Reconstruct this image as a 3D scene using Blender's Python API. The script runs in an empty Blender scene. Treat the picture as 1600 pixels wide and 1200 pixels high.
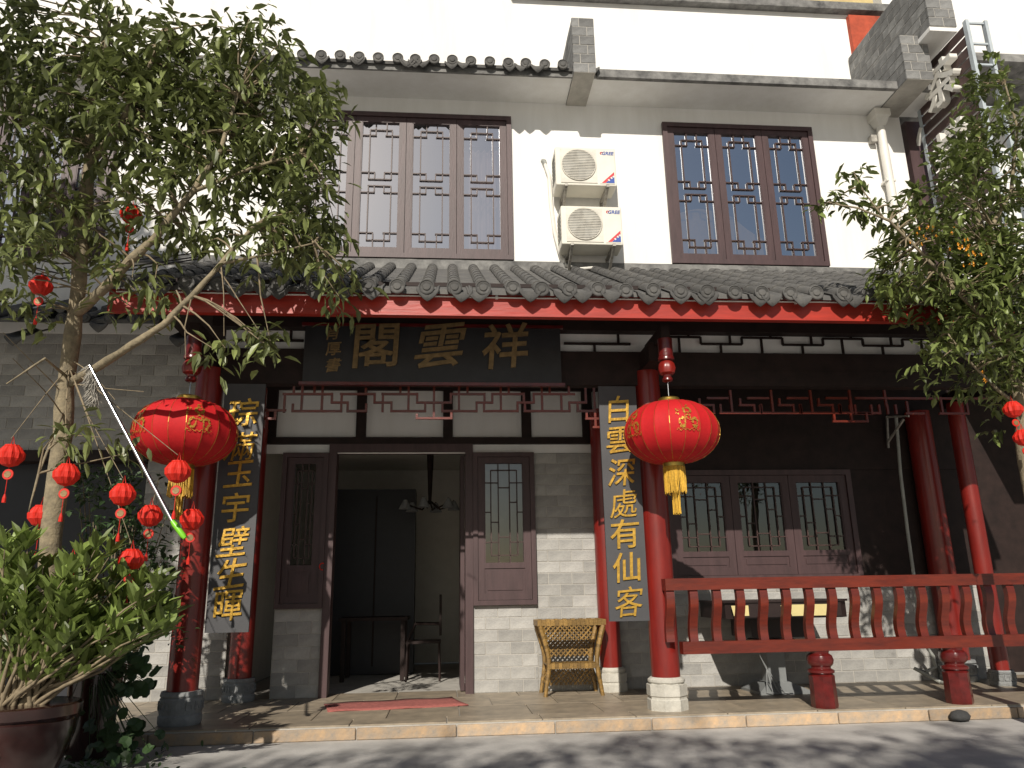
import bpy, bmesh, math, random
from mathutils import Vector, Matrix, Quaternion
R = math.radians
random.seed(7)
sc = bpy.context.scene
col = sc.collection
# ------------------------------------------------------------ camera
PITCH, ROLL, YAW, FPX = R(15.292), R(1.001), R(5.062), 1200.0
CAM = Vector((0, 0, 1.10))
def _axes():
    cy, sy, cp, sp, cr, sr = math.cos(YAW), math.sin(YAW), math.cos(PITCH), math.sin(PITCH), math.cos(ROLL), math.sin(ROLL)
    fwd = Vector((sy*cp, cy*cp, sp)); right = Vector((cy, -sy, 0)); down = -right.cross(fwd)
    return cr*right + sr*down, -sr*right + cr*down, fwd
AX, AY, AZ = _axes()
cd = bpy.data.cameras.new('camera'); cam = bpy.data.objects.new('camera', cd); col.objects.link(cam)
cd.sensor_width = 36; cd.lens = FPX/1600*36; cd.clip_end = 2000; cd.clip_start = .05
m3 = Matrix((AX, -AY, -AZ)).transposed()
cam.matrix_world = Matrix.Translation(CAM) @ m3.to_4x4()
sc.camera = cam
def ray(x, y): return AX*((x-800)/FPX) + AY*((y-600)/FPX) + AZ
def P(x, y, Y): d = ray(x, y); return CAM + d*(Y/d.y)            # photo pixel -> point on the plane Y
def PX(x, y, X): d = ray(x, y); return CAM + d*(X/d.x)
def PZ(x, y, Z): d = ray(x, y); return CAM + d*((Z-CAM.z)/d.z)
# ------------------------------------------------------------ sky, sun, exposure
w = bpy.data.worlds.new('World'); sc.world = w; w.use_nodes = True
nt = w.node_tree; bg = nt.nodes['Background']; sky = nt.nodes.new('ShaderNodeTexSky')
sky.sky_type = 'NISHITA'; sky.sun_disc = False; sky.sun_elevation = R(33.4); sky.sun_rotation = R(194.6)
sky.air_density = 1.2; sky.dust_density = 1.0
nt.links.new(sky.outputs[0], bg.inputs[0]); bg.inputs[1].default_value = .05
sd = bpy.data.lights.new('sun', 'SUN'); sd.energy = 5.0; sd.angle = R(.55); sd.color = (1, .93, .83)
sun = bpy.data.objects.new('sun', sd); col.objects.link(sun)
sun.rotation_euler = Vector((.26, 1, -.68)).to_track_quat('-Z', 'Y').to_euler(); sun.location = (-3, -8, 9)
sc.view_settings.view_transform = 'Standard'; sc.view_settings.look = 'None'; sc.view_settings.exposure = -.04
# ------------------------------------------------------------ helpers
def mat(name, c, rough=.6, metal=0, var=.15, scale=6, bump=0, bscale=40, spec=.5, coat=0, island=0, objrand=0, c2=None, stretch=None, trans=0):
    m = bpy.data.materials.new(name); m.use_nodes = True; n = m.node_tree; b = n.nodes['Principled BSDF']; L = n.links
    b.inputs['Roughness'].default_value = rough; b.inputs['Metallic'].default_value = metal
    b.inputs['Specular IOR Level'].default_value = spec; b.inputs['Coat Weight'].default_value = coat
    b.inputs['Coat Roughness'].default_value = .15
    tc = n.nodes.new('ShaderNodeTexCoord'); src = tc.outputs['Object']
    if stretch:
        mp = n.nodes.new('ShaderNodeMapping'); mp.inputs['Scale'].default_value = stretch; L.new(src, mp.inputs[0]); src = mp.outputs[0]
    nz = n.nodes.new('ShaderNodeTexNoise'); nz.inputs['Scale'].default_value = scale; nz.inputs['Detail'].default_value = 8; nz.inputs['Roughness'].default_value = .65
    L.new(src, nz.inputs['Vector'])
    cr = n.nodes.new('ShaderNodeValToRGB'); d = c2 or [max(0, v*(1-var*1.6)) for v in c]; u = [min(1, v*(1+var)) for v in c] if not c2 else c
    cr.color_ramp.elements[0].position = .3; cr.color_ramp.elements[1].position = .72
    cr.color_ramp.elements[0].color = (*d, 1); cr.color_ramp.elements[1].color = (*u, 1)
    L.new(nz.outputs[0], cr.inputs[0]); out = cr.outputs[0]
    if island or objrand:
        hs = n.nodes.new('ShaderNodeHueSaturation'); mr = n.nodes.new('ShaderNodeMapRange'); k = island or objrand
        if island: g = n.nodes.new('ShaderNodeNewGeometry'); L.new(g.outputs['Random Per Island'], mr.inputs[0])
        else: g = n.nodes.new('ShaderNodeObjectInfo'); L.new(g.outputs['Random'], mr.inputs[0])
        mr.inputs[3].default_value = 1-k; mr.inputs[4].default_value = 1+k
        L.new(mr.outputs[0], hs.inputs['Value']); L.new(out, hs.inputs['Color']); out = hs.outputs[0]
    L.new(out, b.inputs['Base Color'])
    if bump:
        n2 = n.nodes.new('ShaderNodeTexNoise'); n2.inputs['Scale'].default_value = bscale; n2.inputs['Detail'].default_value = 6; L.new(src, n2.inputs['Vector'])
        bp = n.nodes.new('ShaderNodeBump'); bp.inputs['Strength'].default_value = bump; bp.inputs['Distance'].default_value = .01
        L.new(n2.outputs[0], bp.inputs['Height']); L.new(bp.outputs[0], b.inputs['Normal'])
    if trans:
        t = n.nodes.new('ShaderNodeBsdfTranslucent'); L.new(out, t.inputs[0]); mx = n.nodes.new('ShaderNodeMixShader'); mx.inputs[0].default_value = trans
        L.new(b.outputs[0], mx.inputs[1]); L.new(t.outputs[0], mx.inputs[2]); L.new(mx.outputs[0], n.nodes['Material Output'].inputs[0])
    return m
def glassmat(name, fac, tint):
    m = bpy.data.materials.new(name); m.use_nodes = True; n = m.node_tree; n.nodes.remove(n.nodes['Principled BSDF'])
    t = n.nodes.new('ShaderNodeBsdfTransparent'); t.inputs[0].default_value = (*tint, 1)
    g = n.nodes.new('ShaderNodeBsdfGlossy'); g.inputs['Roughness'].default_value = .015; g.inputs[0].default_value = (.92, .95, 1, 1)
    nz = n.nodes.new('ShaderNodeTexNoise'); nz.inputs['Scale'].default_value = 1.3; bp = n.nodes.new('ShaderNodeBump'); bp.inputs['Strength'].default_value = .05; bp.inputs['Distance'].default_value = .02
    n.links.new(nz.outputs[0], bp.inputs['Height']); mx = n.nodes.new('ShaderNodeMixShader'); mx.inputs[0].default_value = fac
    n.links.new(t.outputs[0], mx.inputs[1]); n.links.new(g.outputs[0], mx.inputs[2]); n.links.new(mx.outputs[0], n.nodes['Material Output'].inputs[0])
    return m
M = dict(
 street=mat('concrete', (.48,.465,.44), .9, var=.22, scale=1.6, bump=.35, bscale=60),
 tile=mat('floor_stone', (.40,.33,.24), .45, var=.3, scale=5, bump=.15, objrand=.12, c2=(.20,.17,.13)),
 kerb=mat('kerb_stone', (.52,.35,.20), .85, var=.3, scale=11, bump=.8, bscale=30, objrand=.25, c2=(.27,.25,.22)),
 joint=mat('mortar', (.42,.40,.36), .95, bump=.3),
 white=mat('white_plaster', (.86,.855,.835), .9, var=.04, scale=2.2, bump=.15, bscale=60, c2=(.74,.725,.69), stretch=(1.6,1.6,.22)),
 brick=mat('grey_brick', (.44,.43,.40), .9, var=.2, scale=5, bump=.6, bscale=50, objrand=.2, c2=(.25,.245,.235)),
 dbrick=mat('dark_grey_brick', (.20,.20,.195), .9, var=.25, scale=7, bump=.5, bscale=40, objrand=.25),
 stain=mat('stained_concrete', (.30,.295,.28), .95, scale=5, bump=.4, c2=(.06,.06,.06)),
 rtile=mat('roof_tile_clay', (.125,.12,.11), .85, var=.3, scale=8, bump=.5, bscale=45, objrand=.22, c2=(.065,.065,.065)),
 red=mat('red_lacquer', (.25,.016,.010), .34, var=.25, scale=7, bump=.15, bscale=20, coat=.3, c2=(.13,.010,.008), stretch=(1,1,.25)),
 redbeam=mat('red_beam_paint', (.44,.032,.016), .45, var=.2, scale=9, bump=.2, bscale=25, coat=.1, c2=(.26,.022,.014), stretch=(.3,1,2)),
 redrail=mat('red_stained_wood', (.17,.021,.008), .35, var=.3, scale=9, bump=.2, bscale=30, coat=.25, c2=(.07,.010,.006), stretch=(.4,1,2)),
 maroon=mat('carved_maroon', (.11,.009,.008), .3, var=.3, scale=12, bump=.2, coat=.4),
 dark=mat('dark_timber', (.022,.012,.010), .65, var=.3, scale=6, bump=.1, spec=.3),
 purple=mat('purple_brown_wood', (.066,.036,.037), .5, var=.2, scale=5, bump=.12, bscale=40, stretch=(3,3,.4)),
 latt=mat('lattice_bar', (.055,.028,.024), .5),
 glass=glassmat('coated_glass', .7, (.80,.83,.85)),
 dglass=glassmat('door_glass', .14, (.75,.78,.78)),
 stone=mat('pale_carved_stone', (.52,.50,.44), .85, var=.15, scale=10, bump=.5, bscale=60),
 dstone=mat('grey_carved_stone', (.27,.28,.28), .85, var=.2, scale=10, bump=.6, bscale=60),
 black=mat('black_board', (.022,.022,.024), .5, var=.2, bump=.05),
 board=mat('slate_board', (.062,.062,.066), .55, var=.12, scale=3, bump=.06),
 gold=mat('gold_leaf', (.62,.37,.06), .38, metal=.55, var=.25, scale=20, bump=.3),
 bronze=mat('dull_bronze', (.24,.16,.07), .5, metal=.3, var=.25, scale=14, bump=.3),
 lred=mat('lantern_silk', (.56,.006,.010), .75, var=.06, scale=30, bump=.12, bscale=400, trans=.12),
 pred=mat('red_plastic_paper', (.75,.03,.015), .5, var=.08, trans=.25),
 fringe=mat('gold_thread', (.62,.36,.03), .55, var=.2, scale=60, island=.3),
 brass=mat('brass', (.50,.34,.08), .3, metal=.9, var=.15),
 steel=mat('steel', (.62,.62,.64), .22, metal=1, var=.04),
 green=mat('green_plastic', (.20,.58,.03), .35, var=.05),
 acw=mat('ac_enamel', (.74,.71,.62), .45, var=.06, scale=3),
 acd=mat('ac_dark', (.10,.10,.09), .6),
 acg=mat('ac_guard', (.66,.63,.55), .5),
 lred2=mat('sticker_red', (.6,.04,.05), .5), lblue=mat('sticker_blue', (.03,.08,.35), .5),
 galv=mat('galvanised', (.40,.38,.34), .6, metal=.3, var=.3, scale=20),
 pvc=mat('white_pvc', (.74,.72,.66), .45, var=.06),
 hose=mat('grey_hose', (.33,.34,.31), .6),
 wick=mat('wicker', (.24,.14,.035), .5, var=.3, scale=60, island=.35, bump=.2),
 mat=mat('red_mat', (.42,.13,.11), .95, var=.2, scale=25, bump=.8, bscale=250),
 tan=mat('tan_reflection', (.48,.30,.13), .85, var=.1), curt=mat('pink_curtain', (.55,.38,.33), .85, var=.12),
 cream=mat('cream_panel', (.66,.56,.26), .5, var=.06), mjb=mat('black_plastic', (.025,.016,.015), .4),
 mjg=mat('grey_plastic', (.20,.21,.21), .55, var=.1),
 bark=mat('pale_bark', (.33,.27,.17), .9, var=.35, scale=14, bump=.7, bscale=50, c2=(.13,.11,.075)),
 twig=mat('twig_bark', (.24,.19,.12), .9, var=.3, scale=20),
 leaf=mat('dark_leaf', (.165,.195,.065), .42, var=.2, island=.55, trans=.22, scale=3),
 leafr=mat('osmanthus_leaf', (.155,.195,.055), .42, var=.2, island=.55, trans=.22, scale=3),
 leafs=mat('shrub_leaf', (.21,.28,.07), .4, var=.25, island=.55, trans=.25, scale=3),
 leafd=mat('deep_leaf', (.045,.085,.030), .45, var=.2, island=.4, trans=.2, scale=3),
 flower=mat('orange_flower', (.80,.34,.02), .6, island=.2),
 glaze=mat('brown_glaze', (.035,.012,.010), .18, var=.3, scale=5, coat=.6), soil=mat('soil', (.05,.035,.02), .95, bump=.8),
 slat=mat('brown_slat', (.085,.05,.045), .6, var=.2, objrand=.2), frame=mat('weathered_frame', (.45,.50,.53), .6, var=.12, scale=7),
 letter=mat('white_letter', (.74,.72,.66), .5, var=.08), yel=mat('cream_render', (.62,.50,.24), .9), redwall=mat('red_wall_paint', (.42,.07,.03), .8, var=.25),
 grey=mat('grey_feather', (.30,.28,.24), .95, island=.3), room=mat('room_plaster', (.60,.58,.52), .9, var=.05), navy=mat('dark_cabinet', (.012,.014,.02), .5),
 pebble=mat('dark_pebble', (.05,.05,.05), .8, bump=.5))
class MB:
    def __init__(s): s.v = []; s.f = []
    def add(s, vs, fs):
        o = len(s.v); s.v += [Vector(v) for v in vs]; s.f += [tuple(i+o for i in f) for f in fs]; return s
    def box(s, c, d, rot=None):
        c = Vector(c); h = Vector(d)/2; vs = [Vector((sx*h.x, sy*h.y, sz*h.z)) for sx in (-1,1) for sy in (-1,1) for sz in (-1,1)]
        if rot: vs = [rot @ v for v in vs]
        return s.add([c+v for v in vs], [(0,1,3,2),(4,6,7,5),(0,4,5,1),(2,3,7,6),(0,2,6,4),(1,5,7,3)])
    def bb(s, x0, x1, y0, y1, z0, z1): return s.box(((x0+x1)/2,(y0+y1)/2,(z0+z1)/2), (abs(x1-x0),abs(y1-y0),abs(z1-z0)))
    def bar(s, a, b, wx, wy=None):                    # square bar from a to b
        a, b = Vector(a), Vector(b); d = b-a; q = d.to_track_quat('Z', 'Y').to_matrix()
        return s.box((a+b)/2, (wx, wy or wx, d.length), q)
    def tube(s, pts, rs, n=8, cap=True):
        pts = [Vector(p) for p in pts]; rs = rs if hasattr(rs, '__len__') else [rs]*len(pts)
        o = len(s.v); u = None
        for i, p in enumerate(pts):
            t = (pts[min(i+1, len(pts)-1)] - pts[max(i-1, 0)]).normalized()
            if u is None: u = t.orthogonal().normalized()
            u = (u - t*u.dot(t)); u = u.normalized() if u.length > 1e-6 else t.orthogonal().normalized()
            v = t.cross(u)
            for k in range(n): a = 2*math.pi*k/n; s.v.append(p + (u*math.cos(a) + v*math.sin(a))*rs[i])
        for i in range(len(pts)-1):
            for k in range(n): s.f.append((o+i*n+k, o+i*n+(k+1)%n, o+(i+1)*n+(k+1)%n, o+(i+1)*n+k))
        if cap: s.f.append(tuple(o+k for k in reversed(range(n)))); s.f.append(tuple(o+(len(pts)-1)*n+k for k in range(n)))
        return s
    def lathe(s, c, prof, n=24, lob=None, a0=0):       # prof: (r, z) bottom to top
        c = Vector(c); o = len(s.v)
        for r, z in prof:
            for k in range(n):
                a = 2*math.pi*k/n + a0; rr = r*(lob(a, z) if lob else 1); s.v.append(c + Vector((rr*math.cos(a), rr*math.sin(a), z)))
        for i in range(len(prof)-1):
            for k in range(n): s.f.append((o+i*n+k, o+i*n+(k+1)%n, o+(i+1)*n+(k+1)%n, o+(i+1)*n+k))
        s.f.append(tuple(o+k for k in reversed(range(n)))); s.f.append(tuple(o+(len(prof)-1)*n+k for k in range(n)))
        return s
    def build(s, name, m, parent=None, smooth=False, loc=None):
        me = bpy.data.meshes.new(name); o = bpy.data.objects.new(name, me); col.objects.link(o)
        off = Vector((0,0,0)); q = parent
        while q: off += q.location; q = q.parent
        if parent: o.parent = parent
        elif loc: o.location = loc; off = Vector(loc)
        me.from_pydata([v-off for v in s.v], [], s.f); me.materials.append(M[m] if isinstance(m, str) else m)
        if smooth:
            for p in me.polygons: p.use_smooth = True
            if smooth != 'all':
                bm = bmesh.new(); bm.from_mesh(me)
                for e in bm.edges:
                    if len(e.link_faces) == 2 and e.calc_face_angle(0) > R(38): e.smooth = False
                bm.to_mesh(me); bm.free()
        return o
def tag(o, label, cat, group=None, kind=None):
    if label: o['label'] = label
    if cat: o['category'] = cat
    if group: o['group'] = group
    if kind: o['kind'] = kind
    return o
def thing(name, label, cat, loc, group=None):
    o = bpy.data.objects.new(name, None); col.objects.link(o); o.location = loc; o.empty_display_size = .1
    return tag(o, label, cat, group)
def struct(o): o['kind'] = 'structure'; return o
def inst(src, loc, parent, name=None, scale=None):     # piece sharing mesh data; loc is a world position
    o = bpy.data.objects.new(name or src.name.split('.')[0], src if isinstance(src, bpy.types.Mesh) else src.data); col.objects.link(o)
    off = Vector((0,0,0)); q = parent
    while q: off += q.location; q = q.parent
    o.parent = parent; o.location = Vector(loc)-off
    if scale: o.scale = scale
    return o
def boxmesh(name, d, m, bev=.004):
    bm = bmesh.new(); bmesh.ops.create_cube(bm, size=1); bmesh.ops.scale(bm, vec=d, verts=bm.verts)
    if bev: bmesh.ops.bevel(bm, geom=list(bm.edges), offset=bev, segments=1, affect='EDGES')
    me = bpy.data.meshes.new(name); bm.to_mesh(me); bm.free(); me.materials.append(M[m]); return me
def copy_tree(o, delta, parent=None):
    c = o.copy(); col.objects.link(c); c.parent = parent
    if parent is None: c.location = o.location + Vector(delta)
    for ch in list(o.children): copy_tree(ch, (0,0,0), c)
    return c
def bricks(parent, x0, x1, y, z0, z1, bw=.26, bh=.118, m='brick', cache={}, dy=-.0105, axis='x'):
    """courses of separate bricks standing proud of a mortar bed on the plane y (axis x) or on the plane x=y (axis y)"""
    rows = max(1, round((z1-z0)/bh)); h = (z1-z0)/rows
    for r in range(rows):
        x = x0 - (bw/2 if r % 2 else 0)
        while x < x1-.02:
            a, b = max(x, x0), min(x+bw, x1); x += bw
            if b-a < .03: continue
            key = (round(b-a, 3), round(h, 4), m, axis)
            if key not in cache: cache[key] = boxmesh('brick', ((b-a)-.008, .03, h-.008) if axis == 'x' else (.03, (b-a)-.008, h-.008), m, .003)
            j = random.uniform(-.002, .002); zc = z0+(r+.5)*h
            inst(cache[key], ((a+b)/2, y-dy+j, zc) if axis == 'x' else (y-dy+j, (a+b)/2, zc), parent, 'brick')
def text_mesh(ch, size, depth=.008, shear=.12, bold=.012):
    cu = bpy.data.curves.new('t', 'FONT'); cu.body = ch; cu.size = size; cu.extrude = depth; cu.offset = bold*size; cu.shear = shear
    cu.align_x = 'CENTER'; cu.align_y = 'CENTER'; cu.resolution_u = 3
    o = bpy.data.objects.new('t', cu); col.objects.link(o); dg = bpy.context.evaluated_depsgraph_get(); dg.update()
    me = bpy.data.meshes.new_from_object(o.evaluated_get(dg)); bpy.data.objects.remove(o); bpy.data.curves.remove(cu)
    return me
def glyph(ch, c, size, m, parent, name='character', squash=1, rnd=0, **k):
    """a raised character facing -Y, centred at c"""
    me = text_mesh(ch, size, **k); xs = [v.co.x for v in me.vertices]; ys = [v.co.y for v in me.vertices]
    if not xs: return
    cx, cy = (min(xs)+max(xs))/2, (min(ys)+max(ys))/2; k1, k2, k3 = random.uniform(-.08,.08), .08+random.uniform(-.03,.05), random.uniform(.92,1.06)
    for v in me.vertices:
        x, y, z = v.co.x-cx, v.co.y-cy, v.co.z
        if rnd: x, y = x*k3+y*k1, y+x*k2          # hand-lettered slant
        v.co = (x*squash, -z, y)
    me.materials.clear(); me.materials.append(M[m]); o = inst(me, c, parent, name); return o
YK, ZP, YP, YW, YF = 6.72, .11, 7.06, 8.55, 6.13
# ------------------------------------------------------------ ground
struct(MB().add([(-300,-300,0),(300,-300,0),(300,300,0),(-300,300,0)], [(0,1,2,3)]).build('street', 'street'))
pf = struct(MB().bb(-7, 8, YK+.012, 14, 0, ZP-.012).build('porch_floor', 'joint', loc=(0, YK, 0)))
rows = [(YK+.0, .30, 1.62), (YK+.302, .62, .62), (YK+.924, .62, .62), (YK+1.546, .6, .62)]
for ri, (y0, d, wd) in enumerate(rows):
    wd = .78 if ri == 0 else .62
    me = boxmesh('floor_tile', (wd-.008, d-.008, .03), 'tile', .003)
    x = -7 + (.31 if ri % 2 else 0)
    while x < 7.2:
        inst(me, (x+wd/2, y0+d/2 + (.02 if ri == 0 else 0), ZP-.015), pf, 'floor_tile'); x += wd
me = boxmesh('kerb_stone', (.79, .05, ZP-.022), 'kerb', .006)
x = -7.1
while x < 7.4:
    inst(me, (x+.4, YK+.012+random.uniform(-.004,.004), (ZP-.02)/2), pf, 'kerb_stone'); x += .8
# ------------------------------------------------------------ teahouse
BX0, BX1 = P(150,300,YW).x-.6, 6.05
house = thing('teahouse', 'white two-storey teahouse with dark lattice windows over a red-beamed tiled porch', 'building', (0, YW, 0))
wz0, wz1 = 4.99, 6.97
LX0, LX1, RX0, RX1 = P(462,300,YW).x, .80, 2.765, 4.775
ZS = 7.21
u = MB()
for a, b in ((-3.7, LX0), (LX1, RX0), (RX1, BX1)): u.bb(a, b, YW, YW+.22, wz0, wz1)
u.bb(-3.7, BX1, YW, YW+.22, wz1, ZS+.05); u.bb(-3.7, BX1, YW, YW+.22, 4.6, wz0)
u.build('upper_wall', 'white', house)
MB().bb(-3.7, BX1, YW-.035, YW-.002, wz0-.11, wz0-.012).build('sill_band', 'stain', house)
LAT = []
for v, segs in ((.94, [(.21,.82)]), (.894, [(0,.38),(.62,1)]), (.59, [(0,.37),(.62,1)]), (.536, [(.18,.8)]), (.483, [(.18,.8)]), (.43, [(0,.37),(.62,1)]), (.113, [(0,.37),(.62,1)]), (.056, [(.18,.82)])):
    for a, b in segs: LAT.append((a, v, b, v))
for uu, segs in ((.36, [(.894,1),(.536,.59),(.43,.483),(0,.113)]), (.66, [(.894,1),(0,.113)]), (.62, [(.536,.59),(.43,.483)]), (.2, [(.536,.94),(.056,.483)]), (.81, [(.536,.94),(.056,.483)])):
    for a, b in segs: LAT.append((uu, a, uu, b))
LAT2 = [(.15,.93,.85,.93),(.15,.07,.85,.07),(.15,.07,.15,.93),(.85,.07,.85,.93),(.35,.25,.65,.25),(.35,.75,.65,.75),(.35,.25,.35,.75),(.65,.25,.65,.75),(0,.8,.35,.8),(.65,.8,1,.8),(0,.2,.35,.2),(.65,.2,1,.2),(.35,.75,.35,1),(.65,.75,.65,1),(.35,0,.35,.25),(.65,0,.65,.25),(0,.5,.15,.5),(.85,.5,1,.5),(.15,.4,.35,.4),(.65,.6,.85,.6)]
def window(parent, x0, x1, z0, z1, Y, n, fr=.06, st=.075, pat=LAT, gm='glass', panel=0, name='window', wood='purple', jut=.05, bw=.014):
    """frame, n sashes with lattice and pane; panel = height of a solid lower panel in each sash"""
    f = MB(); yf0, yf1 = Y-jut, Y+.1
    f.bb(x0, x0+fr, yf0, yf1, z0, z1); f.bb(x1-fr, x1, yf0, yf1, z0, z1); f.bb(x0+fr, x1-fr, yf0, yf1, z1-fr, z1); f.bb(x0+fr, x1-fr, yf0, yf1, z0, z0+fr)
    W = f.build(name, wood, parent)
    sw = (x1-x0-2*fr)/n
    for i in range(n):
        a, b = x0+fr+i*sw+.003, x0+fr+(i+1)*sw-.003; c, d = z0+fr+.003, z1-fr-.003; yy = Y-jut+.02
        s = MB(); s.bb(a, a+st, yy, yy+.05, c, d); s.bb(b-st, b, yy, yy+.05, c, d); s.bb(a+st, b-st, yy, yy+.05, d-st, d); s.bb(a+st, b-st, yy, yy+.05, c, c+st)
        g0 = c+st
        if panel:
            g0 = c+st+panel+.06; s.bb(a+st, b-st, yy+.012, yy+.04, c+st, c+st+panel); s.bb(a+st, b-st, yy, yy+.05, c+st+panel, g0)
            s.bb(a+st+.03, b-st-.03, yy+.004, yy+.012, c+st+.03, c+st+panel-.03)
        # thin bead round the glass
        for q in ((a+st, a+st+.012, g0, d-st), (b-st-.012, b-st, g0, d-st)): s.bb(q[0], q[1], yy+.005, yy+.045, q[2], q[3])
        s.build('sash', wood, W)
        l = MB(); ga, gb, gc, gd = a+st+.012, b-st-.012, g0, d-st
        for (u0, v0, u1, v1) in pat:
            p0 = (ga+(gb-ga)*u0, yy+.015, gc+(gd-gc)*v0); p1 = (ga+(gb-ga)*u1, yy+.015, gc+(gd-gc)*v1); l.bar(p0, p1, bw, bw*.9 if v0 == v1 else bw)
        l.build('lattice', 'latt', W)
        MB().add([(ga-.008,yy+.03,gc-.004),(gb+.008,yy+.03,gc-.004),(gb+.008,yy+.03,gd+.004),(ga-.008,yy+.03,gd+.004)], [(0,1,2,3)]).build('pane', gm, W)
    return W
window(house, LX0, LX1, wz0, wz1, YW, 4)
window(house, RX0, RX1, wz0, wz1, YW, 3)
# dark rooms behind the upper windows, curtains, and a tan sheet standing in for a glass reflection
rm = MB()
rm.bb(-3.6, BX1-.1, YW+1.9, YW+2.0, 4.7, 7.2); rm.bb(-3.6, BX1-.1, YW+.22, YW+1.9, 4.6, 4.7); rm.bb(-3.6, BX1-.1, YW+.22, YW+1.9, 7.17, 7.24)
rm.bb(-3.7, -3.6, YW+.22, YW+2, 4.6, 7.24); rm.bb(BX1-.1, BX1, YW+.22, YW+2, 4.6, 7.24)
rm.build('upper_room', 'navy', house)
def curtain(x0, x1, z0, zt, Y, m, name, folds=7, amp=.03):
    b = MB(); n = folds*8; vs = []; 
    for i in range(n+1):
        t = i/n; x = x0+(x1-x0)*t; y = Y+amp*math.sin(t*folds*2*math.pi)
        vs += [(x, y, z0), (x, y+.0, zt(t))]
    b.add(vs, [(2*i, 2*i+2, 2*i+3, 2*i+1) for i in range(n)]); return b.build(name, m, house, smooth='all')
curtain(.18, .72, wz0+.05, lambda t: 6.62, YW+.22, 'curt', 'curtain')
curtain(LX0+.1, LX0+.42, wz0+.05, lambda t: 6.7, YW+.22, 'curt', 'curtain', 5)
curtain(RX0+.08, RX0+1.45, wz0+.05, lambda t: 5.78 - .62*max(0, (t-.30)/.70)**1.8 + .1*math.sin(min(1, t/.5)*math.pi/2), YW+.2, 'tan', 'reflection_sheet', 3, .02)  # curved tan sheet imitates a reflection in the right window
# upper eave: soffit slab, tiled left half, stained slab edge on the right
YE = 7.99; ez = ZS
split = P(912,110,YE).x
MB().bb(-3.7, BX1+.25, YE+.03, YW+.0, ez, ez+.05).build('soffit', 'white', house)
MB().bb(-3.7, split-.12, YE, YE+.028, ez-.012, ez+.085).build('eave_board', 'stain', house)
MB().bb(split+.16, BX1+.25, YE-.03, YE+.028, ez-.01, ez+.10).add([], []).build('slab_edge', 'stain', house)
MB().bb(split+.16, BX1+.25, YE+.03, YW+.3, ez+.052, ez+.10).build('slab_top', 'stain', house)
# third storey wall set back above the eave, coping on top
zc = P(1180,8,9.3).z
MB().bb(-9.5, 6.6, 9.3, 9.5, 7.15, zc-.1).build('top_wall', 'white', house)
MB().bb(.9, 6.75, 9.18, 9.6, zc-.098, zc+.03).build('coping', 'stain', house)
MB().bb(-9.5, 6.6, YW+.1, 9.3, ez+.052, ez+.09).build('roof_slab', 'stain', house)
def tile_profile(mb, p0, p1, r, nseg, lift=.004):
    """a row of overlapping half-round cover tiles from p0 (eave) to p1"""
    p0, p1 = Vector(p0), Vector(p1); d = (p1-p0)/nseg; up = d.cross(Vector((1,0,0))).normalized(); up = up if up.z > 0 else -up
    for i in range(nseg):
        a = p0+d*i+up*lift; b = p0+d*(i+1.06); vs = []
        for q, rr in ((a, r), (b, r*.9)):
            for k in range(9): t = math.pi*k/8; vs.append(q + Vector((math.cos(t)*rr, 0, 0)) + up*math.sin(t)*rr)
        mb.add(vs, [(k, k+1, k+10, k+9) for k in range(8)] + [tuple(range(8, -1, -1))])
    return mb
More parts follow.
